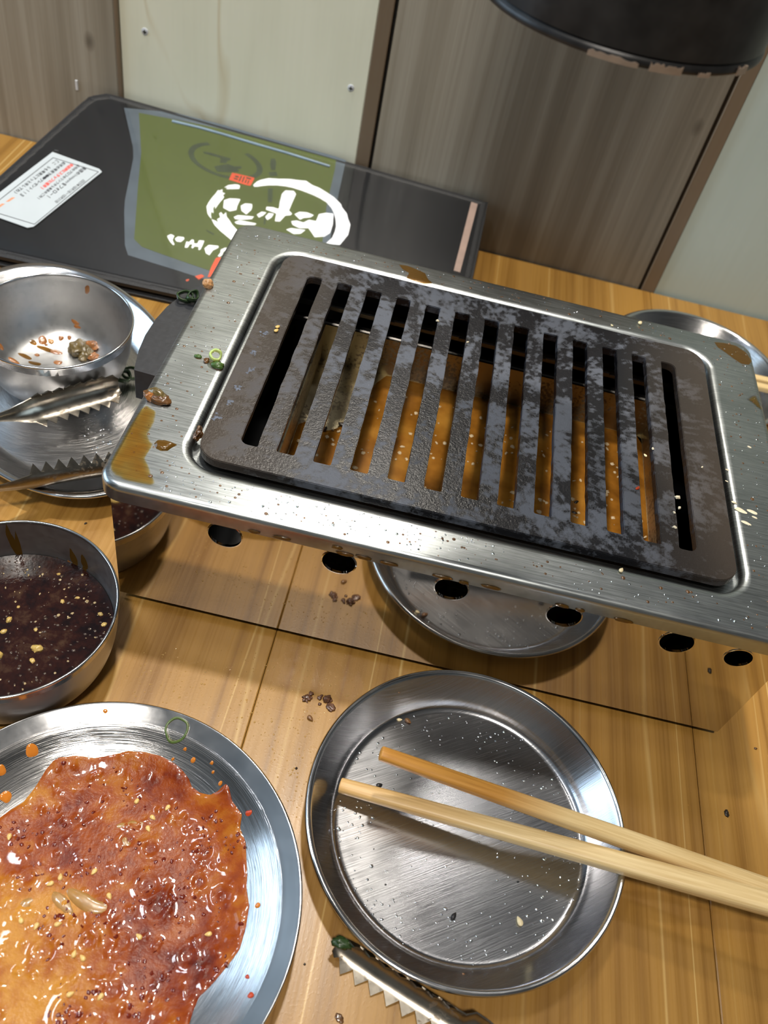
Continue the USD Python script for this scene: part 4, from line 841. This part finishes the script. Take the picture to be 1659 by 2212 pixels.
G = {  # strokes of the characters in a unit square, y up
    'フ': ['.1,.85 .9,.85 .8,.4 .35,.0'], 'ォ': ['.2,.6 .8,.6', '.58,.8 .58,.0 .45,.05', '.55,.55 .2,.15'], 'ロ': ['.15,.85 .85,.85 .85,.1 .15,.1 .15,.85'], 'ー': ['.1,.48 .9,.48'], '！': ['.5,.95 .5,.3', '.5,.12 .5,.02'],
    'プ': ['.1,.8 .8,.8 .7,.4 .3,.0', '.9,.95 .98,.85 .88,.85'], 'レ': ['.25,.95 .25,.1 .9,.55'], 'ゼ': ['.05,.6 .85,.7 .7,.4', '.4,.9 .4,.1 .9,.1', '.85,.95 .9,.8'], 'ン': ['.15,.85 .4,.65', '.15,.1 .5,.2 .9,.75'], 'ト': ['.35,.95 .35,.0', '.35,.6 .8,.4'], '】': ['.3,.98 .75,.98 .75,.0 .3,.0', '.3,.98 .5,.5 .3,.0'], '【': ['.7,.98 .25,.98 .25,.0 .7,.0'],
    '年': ['.3,.95 .1,.65', '.2,.8 .85,.8', '.2,.52 .8,.52', '.05,.25 .95,.25', '.55,.8 .55,.0', '.25,.5 .25,.25'], '月': ['.25,.95 .25,.3 .1,.0', '.25,.95 .8,.95 .8,.0', '.25,.68 .8,.68', '.25,.4 .8,.4'], '日': ['.2,.92 .8,.92 .8,.03 .2,.03 .2,.92', '.2,.48 .8,.48'], '～': ['.05,.4 .3,.58 .7,.38 .95,.56'],
    'し': ['.3,.95 .3,.2 .5,.05 .85,.3'], 'て': ['.1,.85 .9,.88 .45,.5 .5,.1 .75,.05'], 'ね': ['.25,.95 .25,.0', '.05,.65 .45,.7 .05,.2', '.3,.55 .7,.8 .85,.4 .7,.05 .55,.2 .95,.1'], '）': ['.3,.98 .55,.5 .3,.0'], '（': ['.7,.98 .45,.5 .7,.0'], 'を': ['.15,.8 .8,.8', '.5,.98 .2,.45 .6,.5 .6,.25', '.85,.55 .4,.3 .4,.05 .85,.05'],
    'の': ['.5,.8 .35,.15 .15,.25 .15,.6 .5,.85 .85,.6 .8,.25 .55,.05'], 'リ': ['.25,.9 .25,.4', '.75,.95 .75,.4 .4,.0'], 'ク': ['.45,.95 .15,.5', '.4,.78 .85,.78 .7,.3 .3,.0'], 'か': ['.1,.65 .65,.7 .6,.15 .45,.1', '.4,.95 .15,.05', '.8,.8 .92,.5'], 'ら': ['.35,.95 .55,.85', '.3,.7 .25,.35 .7,.5 .8,.25 .35,.0'], 'に': ['.2,.9 .2,.05', '.45,.75 .85,.75', '.45,.35 .5,.15 .9,.12'],
    'ス': ['.15,.85 .75,.85 .5,.4 .1,.0', '.5,.4 .9,.05'], 'タ': ['.45,.95 .15,.5', '.4,.8 .85,.8 .7,.3 .3,.0', '.3,.55 .7,.3'], 'ッ': ['.2,.6 .3,.4', '.45,.65 .55,.45', '.85,.6 .7,.2 .35,.0'], 'で': ['.1,.85 .85,.88 .42,.5 .5,.1 .75,.05', '.7,.6 .78,.45', '.85,.65 .93,.5'], '●': ['.3,.5 .7,.5'],
    'も': ['.4,.95 .35,.15 .6,.0 .85,.25', '.15,.7 .7,.7', '.12,.42 .7,.42'], 'っ': ['.15,.5 .6,.6 .8,.35 .4,.0'], 'と': ['.3,.95 .4,.55', '.85,.7 .25,.3 .45,.05 .85,.08'],
    '応': ['.5,.98 .5,.85', '.1,.82 .95,.82', '.15,.82 .1,.0', '.35,.5 .3,.2', '.5,.6 .5,.1 .8,.1', '.85,.5 .95,.25'], '約': ['.3,.95 .1,.65 .4,.45 .1,.3', '.25,.4 .25,.0', '.65,.95 .5,.6', '.6,.75 .92,.75 .85,.05 .7,.1', '.65,.5 .75,.35'], '来': ['.1,.8 .9,.8', '.5,.98 .5,.0', '.05,.5 .95,.5', '.5,.48 .1,.08', '.5,.48 .9,.08', '.3,.72 .35,.58'], '店': ['.5,.98 .5,.86', '.12,.82 .95,.82', '.18,.82 .08,.0', '.55,.75 .55,.42', '.55,.6 .85,.6', '.35,.4 .85,.4 .85,.05 .35,.05 .35,.4'],
    '提': ['.2,.95 .2,.05', '.05,.7 .35,.72', '.05,.35 .35,.45', '.5,.95 .85,.95 .85,.6 .5,.6 .5,.95', '.5,.78 .85,.78', '.4,.48 .95,.48', '.68,.48 .68,.05', '.5,.35 .4,.0 .95,.0'], '示': ['.25,.92 .75,.92', '.08,.65 .92,.65', '.5,.65 .5,.0', '.25,.45 .1,.15', '.72,.45 .9,.15'], '専': ['.1,.88 .9,.88', '.5,.98 .5,.4', '.2,.78 .8,.78 .8,.48 .2,.48 .2,.78', '.05,.32 .95,.32', '.65,.4 .65,.02'], '用': ['.2,.92 .2,.3 .1,.0', '.2,.92 .82,.92 .82,.0', '.2,.65 .82,.65', '.2,.38 .82,.38', '.5,.92 .5,.0'],
    'ご': ['.2,.85 .7,.82', '.15,.35 .3,.1 .8,.08', '.8,.95 .86,.82', '.92,.98 .98,.85'], 'こ': ['.2,.85 .8,.82', '.15,.35 .3,.1 .85,.08'], '時': ['.1,.85 .4,.85 .4,.1 .1,.1 .1,.85', '.1,.48 .4,.48', '.5,.8 .95,.8', '.72,.98 .72,.6', '.48,.58 .98,.58', '.48,.38 .98,.38', '.8,.55 .8,.05'], 'ロ_': []}
DIG = {'0': '.2,.95 .8,.95 .8,.02 .2,.02 .2,.95', '1': '.3,.8 .55,.95 .55,.0', '2': '.2,.8 .5,.95 .8,.75 .2,.02 .85,.02', '3': '.2,.9 .75,.9 .5,.55 .8,.3 .5,.02 .2,.1', '5': '.8,.95 .25,.95 .22,.55 .7,.58 .8,.3 .5,.02 .2,.08'}
for k, s_ in DIG.items(): G[k] = [s_]
def decal(shapes, z):
    ms = []
    for g in getattr(shapes, 'geoms', [shapes]):
        v, f = trimesh.creation.triangulate_polygon(g, engine='earcut'); ms.append((np.c_[v, mz(v[:, 0], v[:, 1]) + z], f))
    return cat_(*ms)
def line(p0, p1, s, m, name='text_line', w=.075, tall=1.0, latin=None):
    """A printed line of characters between two points; '_' keeps the room of the Latin word."""
    a, b = onm([p0, p1]); d = b - a; L = np.linalg.norm(d); d /= L; up = np.array([-d[1], d[0]]); up *= np.sign(up @ ey)
    adv = [.62 if c in DIG else 3.6 if c == '_' else 1.0 for c in s]; size = L / sum(adv); hgt = min(size, .0058) * tall; a = a - up * hgt * .5; x = 0.0; ps = []
    for ch, av in zip(s, adv):
        if ch == '_':
            q, f = vf(meshkit.text_mesh(latin, 1.0, .0001)); q = q * [av * size * .96 / q[:, 0].max(), hgt * .62, 0]
            xy = a + (x * size + q[:, :1]) * d + (hgt * .2 + q[:, 1:2]) * up; keep = f[np.abs(np.cross(xy[f[:, 1]] - xy[f[:, 0]], xy[f[:, 2]] - xy[f[:, 0]])) > 1e-14]
            part(cd, name, (np.c_[xy, mz(xy[:, 0], xy[:, 1]) + CZ + .00042], keep), m, smooth=False)
        for st in G.get(ch, []):
            P = np.array([[float(c) for c in q.split(',')] for q in st.split()]); P[:, 0] *= av * .9
            ps.append(LineString(a + (x + P[:, :1]) * size * d + P[:, 1:] * hgt * up).buffer(min(size, .0058) * (.42 if ch == '●' else w), cap_style=1, quad_segs=2))
        x += av
    part(cd, name, decal(unary_union(ps), CZ + .0004), m, smooth=False)
line((183, 392), (120, 441), '2025年10月1日～10月31日', M_kblack, 'date_line', w=.07)
line((185, 365), (102, 431), '来店の_をフォロー！', M_kblack, latin='Instagram')
line((171, 360), (81, 434), '応約のプロフのリンクから来店のご約！', M_kblack)
line((157, 358), (88, 412), '来店時にスタッフに提示！', M_kred, 'red_text_line', w=.11)
line((140, 354), (45, 427), '応示の専用で●●プレゼント！！】', M_kblack)
line((126, 350), (30, 422), '【こちらも専用にてっと示してね）', M_kblack)
for bar in ([(33.5, 429.5), (29, 427.5), (12.5, 438.5), (16, 441)], [(11.5, 443), (8, 440.5), (-9, 452), (-6, 455)]):
    part(cd, 'orange_bar', on_card(Polygon(onm(bar)), .0003, .00008), M_korange, smooth=False)

# ------------------------------------------------------------------ scraps, seeds, drops and grease
M_oil = mat('amber_oil_film', {'a': ('attribute', {'attribute': 'tint'}), 'tc': ('texture_coordinate', {}), 'n': ('noise_texture', {'scale': 60, 'detail': 3}), 'am': ('math', {'math_type': 'multiply'}), 'ar': ('map_range', {'from_min': .05, 'from_max': .62, 'to_min': 0.0, 'to_max': 1.0, 'clamp': True}), 'tr': ('rgb_ramp', {'ramp': [(0, (1, 1, 1)), (.3, (.90, .74, .36)), (1, (.72, .40, .05))]}), 'dm': ('math', {'math_type': 'multiply', 'value2': .16}), 't': ('transparent_bsdf', {}), 'd': ('diffuse_bsdf', {'color': (.40, .22, .02)}), 'g': ('glossy_bsdf', {'roughness': .22, 'color': (.9, .9, .9)}), 'fr': ('fresnel', {'IOR': 1.45}), 'm0': ('mix_closure', {}), 'm': ('mix_closure', {})},
    [('tc.object', 'n.vector'), ('a.fac', 'am.value1'), ('n.fac', 'am.value2'), ('am.value', 'ar.value'), ('ar.result', 'tr.fac'), ('tr.color', 't.color'), ('ar.result', 'dm.value1'), ('dm.value', 'm0.fac'), ('t.BSDF', 'm0.closure1'), ('d.BSDF', 'm0.closure2'), ('fr.fac', 'm.fac'), ('m0.closure', 'm.closure1'), ('g.BSDF', 'm.closure2')], surface='m.closure')
M_oil2 = mat('brown_oil_film', {'t': ('transparent_bsdf', {'color': (.62, .40, .14)}), 'd': ('diffuse_bsdf', {'color': (.16, .08, .012)}), 'g': ('glossy_bsdf', {'roughness': .15, 'color': (.9, .9, .9)}), 'fr': ('fresnel', {'IOR': 1.45}), 'm0': ('mix_closure', {'fac': .4}), 'm': ('mix_closure', {})},
    [('t.BSDF', 'm0.closure1'), ('d.BSDF', 'm0.closure2'), ('fr.fac', 'm.fac'), ('m0.closure', 'm.closure1'), ('g.BSDF', 'm.closure2')], surface='m.closure')
M_water = steel('water_drop_glint', (.75, .77, .8), (.03, .06), (50, 50, 50), bump=.0)
M_brown = plain('brown_char', (.10, .045, .015), .2, scale=300, var=.4, coat_weight=.5)
M_meat = plain('brown_meat', (.10, .045, .025), .35, scale=500, var=.6, coat_weight=.25)
M_kim = plain('kimchi_olive', (.13, .09, .03), .25, scale=250, var=.4, coat_weight=.5)
M_kim2 = plain('kimchi_orange', (.30, .115, .03), .25, scale=250, var=.3, coat_weight=.5)
M_cream = plain('cream_crumb', (.66, .58, .42), .5, scale=300)
D0 = flat(HT)
def pool(name, label, px, m, z, h=.00015, edge=.006, res=.0015, cat='grease'):
    pg = Polygon(onz(px, z)[:, :2]).buffer(.0008).buffer(-.0008)
    v, f = puddle(pg, h, edge, flat(z + .00006), res, under=False)
    single(name, label, cat, (v, f), m, smooth=True, tint=np.clip((v[:, 2] - v[:, 2].min()) / h, 0, 1) ** 1.5 if m is M_oil else None)
pool('oil_pool', 'amber oil pool on the front left corner of the grill deck', [(316, 872), (339, 889), (336, 910), (327, 928), (321, 940), (327, 954), (334, 959), (321, 979), (314, 990), (323, 1006), (328, 1024), (337, 1041), (334, 1051), (301, 1046), (268, 1038), (246, 1028), (238, 1016), (236, 1001), (248, 974), (265, 943), (285, 910), (302, 883)], M_oil, HT)
pool('oil_pool', 'brown oil stain on the back right corner of the grill deck', [(1543, 739), (1565, 741), (1590, 747), (1612, 762), (1624, 780), (1618, 788), (1602, 786), (1585, 775), (1565, 760), (1550, 750)], M_oil2, HT)
pool('oil_pool', 'thin oil streak at the right edge of the grill deck', [(1612, 862), (1632, 850), (1640, 868), (1648, 885), (1640, 884), (1625, 870)], M_oil, HT)
pool('oil_pool', 'pointed amber oil drop beside the oil pool on the deck', [(333, 958), (340, 951), (356, 951), (372, 956), (383, 961), (370, 968), (362, 974), (347, 974), (336, 968)], M_oil2, HT, h=.0014, edge=.0025, res=.0009)
pool('burnt_stain', 'burnt brown grease stain on the back edge of the grill deck', [(862, 572), (880, 574), (900, 582), (918, 590), (925, 604), (935, 612), (915, 612), (895, 606), (878, 600), (884, 590), (870, 582)], M_oil2, HT, h=.0004, cat='stain')
# kimchi scrap on the deck
for k, (px, r, m) in enumerate((((340, 863), (.0085, .0046, .0030), M_kim), ((326, 862), (.0035, .0030, .0024), M_brown), ((352, 868), (.0040, .0026, .0022), M_brown))):
    pass
ks = thing('kimchi_scrap', 'glistening green-brown kimchi scrap on the left edge of the grill deck', 'food scrap', onz((340, 863), HT)[0])
for px, r, m, s, nm in (((340, 862), (.0080, .0044, .0026), M_brown, 3, 'glaze'), ((341, 859), (.0058, .0030, .0036), M_kim, 5, 'cabbage'), ((325, 862), (.0026, .0026, .0028), M_kim2, 7, 'chilli_bit'), ((346, 868), (.0034, .0016, .0026), M_brown, 9, 'crust')):
    p = onz(px, HT)[0]; part(ks, nm, lump((p[0], p[1], HT + .0001), r, s, .3, 3, 2.0, rot=-.25), m, smooth=True)
scallion('scallion_ring', 'pale scallion ring on the left side of the grill deck', (465, 776), HT + .0002, .0030, .0030, M_lgreen, .0006, 1.0, .4, .5)
bit('scallion_bit', 'curled green scallion bit next to the pale ring on the deck', 'scallion', (470, 792), HT, (.0036, .0026, .0022), M_green, 2, .5)
bit('scallion_bit', 'small green scallion bit left of the pale ring on the deck', 'scallion', (428, 771), HT, (.0022, .0013, .0010), M_green, 4, .5)
bit('food_crumb', 'oval brown crumb between the green scallion bits on the deck', 'crumb', (446, 780), HT, (.0016, .0024, .0010), M_brown, 6, .3)
scallion('scallion_ring', 'dark wilted scallion ring on the black side handle', (400, 648), hz1 + .0003, .0050, .0030, M_dgreen, .0006, .75, .2, .35)
scallion('scallion_ring', 'dark wilted scallion curl at the inner edge of the side handle', (414, 650), hz1 + .0003, .0042, .0040, M_dgreen, .0006, .7, 1.2, .5)
scallion('scallion_ring', 'dark scallion ring on the oval platter between bowl and side handle', (283, 815), -.002, .0062, .0040, M_dgreen, .0007, .7, .3, .4)
scallion('scallion_ring', 'dark scallion ring nearest the steel bowl on the oval platter', (268, 822), -.002, .0050, .0036, M_dgreen, .0007, .8, 1.3, .4)
bit('food_crumb', 'tan fried crumb on the left deck edge above the side handle', 'crumb', (449, 618), HT, (.0034, .0032, .0034), plain('fried_crumb', (.42, .22, .09), .35, scale=300), 8, .3, sub=3)
bit('food_crumb', 'burnt crumb wedged at the front left corner of the cooking plate', 'crumb', (429, 942), HT - .001, (.0018, .0042, .0034), M_brown, 9, .7, sub=3)
for px, lab, m, z, l in (((600, 708), 'upper tan sesame seed on the left rim of the cooking plate', M_sesame, GT, .0036), ((597, 716), 'lower tan sesame seed on the left rim of the cooking plate', M_sesame, GT, .0036), ((1382, 699), 'pale sesame seed on the back right deck edge', M_sesame2, HT, .0042), ((1321, 704), 'small pale seed left of the other on the back deck edge', M_sesame2, HT, .0024),
        ((1341, 1233), 'pale sesame seed on the front deck edge', M_sesame2, HT, .0034), ((1393, 985), 'pale seed on the iron bar right of the middle', M_sesame2, GT, .0026)):
    p = onz(px, z)[0]; single('sesame_seed', lab, 'sesame seed', seed_mesh((p[0], p[1], z + .00005), l, l * .62, l * .4, 1.1 if l > .003 else 2.2), m, smooth=True)
for i, (px, r) in enumerate((((1463, 1076), .0016), ((1467, 1098), .0011), ((1456, 1108), .0009), ((1457, 1140), .0012), ((1516, 1010), .0008), ((1410, 970), .0009), ((945, 694), .0011), ((1010, 740), .0009))):
    bit('cooked_fleck', ('white cooked fleck at the upper end of the flecks on the right bar', 'white cooked fleck just under the topmost on the right bar', 'tiny white fleck left below on the right bar', 'lowest white cooked fleck on the right bar', 'tiny pale fleck on the right plate margin', 'pale fleck on the bar left of the right margin', 'white fleck on the fifth bar near its back end', 'white fleck on the sixth bar near its back end')[i], 'fleck', px, GT, (r, r * .7, r * .7), M_cream, 60 + i, .6, rot=i)
bit('cooked_fleck', 'small pink meat fleck on the right half of the cooking plate', 'fleck', (1377, 1055), GT, (.0016, .0009, .0006), M_red, 33, .5, rot=.9)
for i, (px, r, h) in enumerate((((1600, 1103), .0034, .0004), ((1625, 1106), .0030, .0004), ((1612, 1130), .0026, .0005), ((1585, 1085), .0016, .0004), ((1630, 1118), .0014, .0006), ((1570, 1015), .0011, .0006), ((1619, 966), .0014, .0006), ((1570, 1040), .0010, .0005))):
    splat(M_cream, px, r, D0, 'cooked_fleck', ('broad whitish smear of fat on the right deck', 'whitish smear of fat right of the broad one', 'whitish smear below the broad one on the right deck', 'thin fat smear above left of the broad one', 'crumb of fat among the smears on the right deck', 'crumb of fat beside the right groove', 'lone fleck of fat high on the right deck', 'speck of fat below the crumb by the right groove')[i], 'fleck', h=h, seed=60 + i, z0=HT, asp=.35, rot=-.3)
# spatters: countless small dried drops on the deck, water on the plates, grease on the table
def domes(spots, m, name, label, base, r0, r1, flatn=.45, seed=0):
    rs = np.random.default_rng(seed); ms = []
    s = trimesh.creation.icosphere(1); sv, sf = np.array(s.vertices), np.array(s.faces)
    for x, y in spots:
        r = rs.uniform(r0, r1) if rs.random() < .8 else rs.uniform(r0, r1) * 1.5; z = float(base(x, y))
        ms.append((sv * [r, r, r * flatn] + [x, y, z], sf))
    single(name, label, 'spatter', cat_(*ms), m, smooth=True, kind='stuff')
ringp = Polygon(rr(ox0 + .004, ox1 - .004, oy0 + .004, oy1 - .004, .01, 0)[:, :2]).difference(Polygon(rr(ix0 - .006, ix1 + .006, iy0 - .006, iy1 + .006, .02, 0)[:, :2]))
def scatter(poly, n, seed, weight=None):
    rs = np.random.default_rng(seed); x0, y0, x1, y1 = poly.bounds; out = []
    while len(out) < n:
        x, y = rs.uniform(x0, x1), rs.uniform(y0, y1)
        if poly.contains(Point(x, y)) and (weight is None or rs.random() < weight(x, y)): out.append((x, y))
    return out
domes(scatter(ringp, 330, 1), M_brown, 'brown_spatter', 'small dried brown grease spots all over the grill deck', D0, .00025, .0008, .4, 1)
ringq = ringp.difference(Polygon(onz([(300, 860), (345, 860), (390, 960), (340, 1060), (220, 1050), (220, 990)], HT)[:, :2]))
domes(scatter(ringq, 420, 2, lambda x, y: 1 if y < .03 and x < .2 else .25), M_water, 'grease_beads', 'tiny clear grease beads over the grill deck', D0, .0002, .0006, .5, 2)
domes(scatter(Point(*PC).buffer(.066), 330, 3, lambda x, y: .25 + .75 * (math.hypot(x - PC[0], y - PC[1]) > .045)), M_water, 'water_beads', 'tiny water beads on the floor of the chopstick plate', p_base, .00025, .0007, .5, 3)
M_tgrease = mat('table_grease', {'p': ('principled_bsdf', {'base_color': (.45, .27, .09), 'roughness': .05, 'specular_ior_level': .9, 'coat_weight': .5})}, [])
tp = Polygon(onz([(280, 1400), (560, 1400), (800, 1480), (690, 1620), (640, 1780), (560, 1600), (420, 1530), (260, 1500)], TABLE_Z)[:, :2])
domes(scatter(tp, 420, 4), M_tgrease, 'grease_beads', 'glittering fine grease beads on the table between the plates', flat(TABLE_Z), .00015, .00042, .6, 4)
domes([tuple(onz((240 + 60 * a, 940 + 60 * b), 0)[0][:2]) for a, b in np.random.default_rng(8).uniform(-1, .6, (60, 2)) if (240 + 60 * a) < 255], M_water, 'fat_flecks', 'white specks of dried fat on the floor of the oval platter', flat(TABLE_Z + .0012), .0003, .0008, .4, 8)
# table and small plate scraps
TZ = flat(TABLE_Z)
for i, (px, r, m, lab, nm, ct) in enumerate((((664, 1508), (.0040, .0034, .0014), M_meat, 'left brown meat crumb on the table above the chopstick plate', 'meat_crumb', 'crumb'), ((706, 1512), (.0042, .0040, .0018), M_meat, 'right brown meat crumb on the table above the chopstick plate', 'meat_crumb', 'crumb'), ((714, 1528), (.0022, .0028, .0010), M_meat, 'small meat shred hanging below the right meat crumb', 'meat_crumb', 'crumb'),
        ((1569, 1757), (.0020, .0013, .0008), M_char, 'black crumb on the table right of the chopstick plate', 'burnt_crumb', 'crumb'), ((1549, 1867), (.0007, .0007, .0005), M_char, 'tiny black speck above the chopsticks on the table', 'burnt_crumb', 'crumb'), ((733, 2200), (.0022, .0016, .0004), M_brown, 'brown spot on the table below the tongs', 'sauce_spot', 'crumb'), ((640, 1660), (.0006, .0006, .0005), M_char, 'tiny dark speck between the two front plates', 'burnt_crumb', 'crumb'), ((1632, 1617), (.0010, .0007, .0005), M_brown, 'small brown speck right of the front corner of the grill', 'burnt_crumb', 'crumb'), ((185, 1131), (.0010, .0006, .0005), M_char, 'tiny black speck above the dipping bowl', 'burnt_crumb', 'crumb'), ((658, 2083), (.0005, .0005, .0004), M_char, 'black speck left of the tongs tip', 'burnt_crumb', 'crumb'))):
    if nm == 'meat_crumb' and r[0] > .003:
        p = onz(px, TABLE_Z)[0]; q = np.random.default_rng(300 + i); ms = [lump((p[0], p[1], TABLE_Z), (r[0] * .55, r[1] * .5, r[2]), 80 + i, .6, 2, 3)]
        for k in range(11):
            s = q.uniform(.0006, .0016); ms.append(lump((p[0] + q.normal(0, r[0] * .5), p[1] + q.normal(0, r[1] * .5), TABLE_Z), (s, s * q.uniform(.5, 1), s * .6), 310 + 20 * i + k, .6, 1, rot=k))
        single(nm, lab, ct, cat_(*ms), m, smooth=True)
    else:
        bit(nm, lab, ct, px, TABLE_Z, r, m, 80 + i, .6, rot=.5 * i)
for px, m, lab, base, l, ro in (((670, 1553), M_brseed, 'brown sesame seed on the table left of the chopstick plate', TZ, .0042, -.6), ((881, 1559), M_brseed, 'brown sesame seed on the upper slope of the chopstick plate', p_base, .0042, -.5), ((863, 1556), M_sesame2, 'faint pale seed beside the brown seed on the plate slope', p_base, .0030, .3), ((819, 1697), M_bseed, 'black sesame seed between the two chopstick tips', p_base, .0036, .4), ((1151, 1735), M_bseed, 'black sesame seed behind the upper chopstick', p_base, .0036, .1), ((1084, 1813), M_bseed, 'black sesame seed just under the lower chopstick', p_base, .0022, .2), ((980, 1979), M_bseed, 'black sesame seed on the lower floor of the chopstick plate', p_base, .0038, 1.1), ((1121, 1991), M_sesame2, 'pale tan sesame seed on the lower floor of the chopstick plate', p_base, .0048, 2.1),
        ((862, 1497), M_brseed, 'tiny brown speck on the upper brim of the chopstick plate', p_base, .0014, 0), ((1001, 2104), M_brseed, 'tiny brown speck on the lower slope of the chopstick plate', p_base, .0014, 0), ((1119, 1905), M_bseed, 'tiny dark speck right of the middle of the chopstick plate', p_base, .0012, 0), ((833, 1911), M_bseed, 'tiny dark speck left of the middle of the chopstick plate', p_base, .0011, 0)):
    p = on(px, base, TABLE_Z); single('sesame_seed', lab, 'sesame seed', seed_mesh((p[0], p[1], p[2] + .0001), l, l * .58, l * .4, ro), m, smooth=True)
# drips along the skirt of the deck
for i, px in enumerate(((550, 1148), (610, 1162), (728, 1182), (745, 1196), (786, 1204), (840, 1217), (955, 1246), (1002, 1258), (1060, 1268), (1215, 1308), (1250, 1322), (1345, 1341))):
    p = ony(px, oy0)[0]; s = (.0030, .0046, .0026, .0044, .0040, .0048, .0050, .0026, .0050, .0036, .0024, .0048)[i]
    v, f = lump((0, 0, 0), (s, .0011, .0007), 200 + i, .4, 2); v = np.c_[v[:, 0], -v[:, 2], v[:, 1]] + [p[0], oy0, min(max(p[2], HL + .0008), HT - .005)]
    part(gr, 'dried_drip', (v, f), M_oil2, smooth=True, label='dried brown drip on the deck skirt')
# scraps in the steel bowl
def b_base(x, y): return BZ0 + np.interp(np.hypot(np.asarray(x) - BC[0], np.asarray(y) - BC[1]), b_ins[:, 0], b_ins[:, 1])
kb = thing('kimchi_scrap', 'soft olive and orange kimchi clump left in the steel bowl', 'food scrap', on((180, 762), b_base, 0))
for px, r, m, s in (((172, 758), (.0085, .0062, .0060), M_kim, 1), ((188, 765), (.0060, .0052, .0050), M_kim, 2), ((180, 774), (.0048, .0034, .0030), M_kim, 5), ((198, 752), (.0050, .0042, .0042), M_kim2, 3), ((200, 772), (.0042, .0034, .0028), M_kim2, 4)):
    p = on(px, b_base, 0); part(kb, 'cabbage_piece', lump(p, r, s, .4, 3, 2.2, rot=s), m, smooth=True)
for i, (px, r, asp, m) in enumerate((((163, 697), .0036, .18, M_kim2), ((166, 706), .0028, .22, M_kim2), ((192, 665), .0024, .15, M_kim2), ((170, 652), .0014, .2, M_kim2), ((93, 735), .0040, .9, M_kim2), ((132, 731), .0026, .8, M_kim2), ((120, 760), .0055, .35, M_kim2), ((126, 783), .0038, .8, M_kim2), ((30, 780), .0045, .6, M_kim2), ((72, 740), .0034, .6, M_oil2), ((110, 738), .0026, 1, M_oil2), ((80, 767), .0024, .7, M_kim2), ((75, 785), .0060, .3, M_oil2), ((100, 755), .0080, .22, M_oil2), ((55, 770), .0060, .3, M_oil2), ((150, 730), .0020, 1, M_kim2), ((2, 750), .0022, 1, M_kim2), ((100, 745), .0016, .8, M_kim2))):
    splat(m, px, r * .72, b_base, 'kimchi_smear', ('spidery kimchi splash on the back wall of the steel bowl', 'dark end of the splash on the bowl wall', 'small kimchi spot right of the splash high on the bowl wall', 'faint highest kimchi spot on the bowl wall', 'orange kimchi bit at the back of the bowl floor', 'kimchi bit right of the orange one on the bowl floor', 'long orange smear across the middle of the bowl floor', 'kimchi bit at the front of the bowl floor', 'kimchi smear at the left front of the bowl', 'yellowish smear at the left back of the bowl floor', 'small yellow smear at the back of the bowl floor', 'kimchi bit in the middle left of the bowl floor', 'yellow smear along the front of the bowl floor', 'broad thin sauce film in the middle of the bowl', 'thin sauce film on the left of the bowl floor', 'speck right of the back kimchi bits in the bowl', 'kimchi speck at the left picture edge in the bowl', 'speck between the back kimchi bits in the bowl')[i], 'smear', h=.0008 if m is M_kim2 else .0003, seed=90 + i, z0=0, asp=asp)
# residue stuck to the wall of the dipping bowl
def d_base(x, y): return TABLE_Z + np.interp(np.hypot(np.asarray(x) - DC[0], np.asarray(y) - DC[1]), d_ins[:, 0], d_ins[:, 1])
for i, (px, r, m) in enumerate((((30, 1186), .0052, M_oil2), ((122, 1178), .0026, M_oil2), ((133, 1180), .0020, M_char), ((147, 1184), .0022, M_kim2), ((178, 1196), .0016, M_oil2), ((160, 1210), .0028, M_oil2), ((182, 1218), .0022, M_oil2))):
    splat(m, px, r, d_base, 'sauce_smear', ('yellowish sauce residue on the back wall of the dipping bowl', 'oily spot on the back wall of the dipping bowl', 'black scrap on the back wall of the dipping bowl', 'orange scrap right of the black one in the dipping bowl', 'small oily spot high on the right wall of the dipping bowl', 'oily smear above the sauce line of the dipping bowl', 'oily smear at the right above the sauce line')[i], 'smear', h=.0005, seed=130 + i, z0=.02, asp=.16, rot=-(px[0] + 39 * 0) / 400)
# greasy specks on the plate's left rim, their bluish reflections painted as pale colour
M_grease_sheen = plain('painted_grease_sheen', (.065, .08, .115), .5, scale=400, var=.5)
rs_ = np.random.default_rng(77)
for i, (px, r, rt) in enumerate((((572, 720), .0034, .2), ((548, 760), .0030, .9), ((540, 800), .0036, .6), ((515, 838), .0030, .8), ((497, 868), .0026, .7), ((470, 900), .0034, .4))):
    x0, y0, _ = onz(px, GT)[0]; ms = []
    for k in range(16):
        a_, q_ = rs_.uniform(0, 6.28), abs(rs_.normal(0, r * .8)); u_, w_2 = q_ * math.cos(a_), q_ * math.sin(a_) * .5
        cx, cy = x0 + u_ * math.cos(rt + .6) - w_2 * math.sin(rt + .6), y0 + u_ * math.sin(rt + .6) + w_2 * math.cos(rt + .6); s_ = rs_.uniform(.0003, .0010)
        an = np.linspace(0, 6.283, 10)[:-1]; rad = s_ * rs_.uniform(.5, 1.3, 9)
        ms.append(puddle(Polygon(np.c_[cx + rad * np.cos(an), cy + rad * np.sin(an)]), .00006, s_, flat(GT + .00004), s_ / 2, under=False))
    single('grease_sheen_specks', f'{("topmost", "second", "third", "fourth", "fifth", "lowest")[i]} speckled greasy patch with painted pale reflections down the left rim of the cooking plate', 'smear', cat_(*ms), M_grease_sheen, smooth=True)
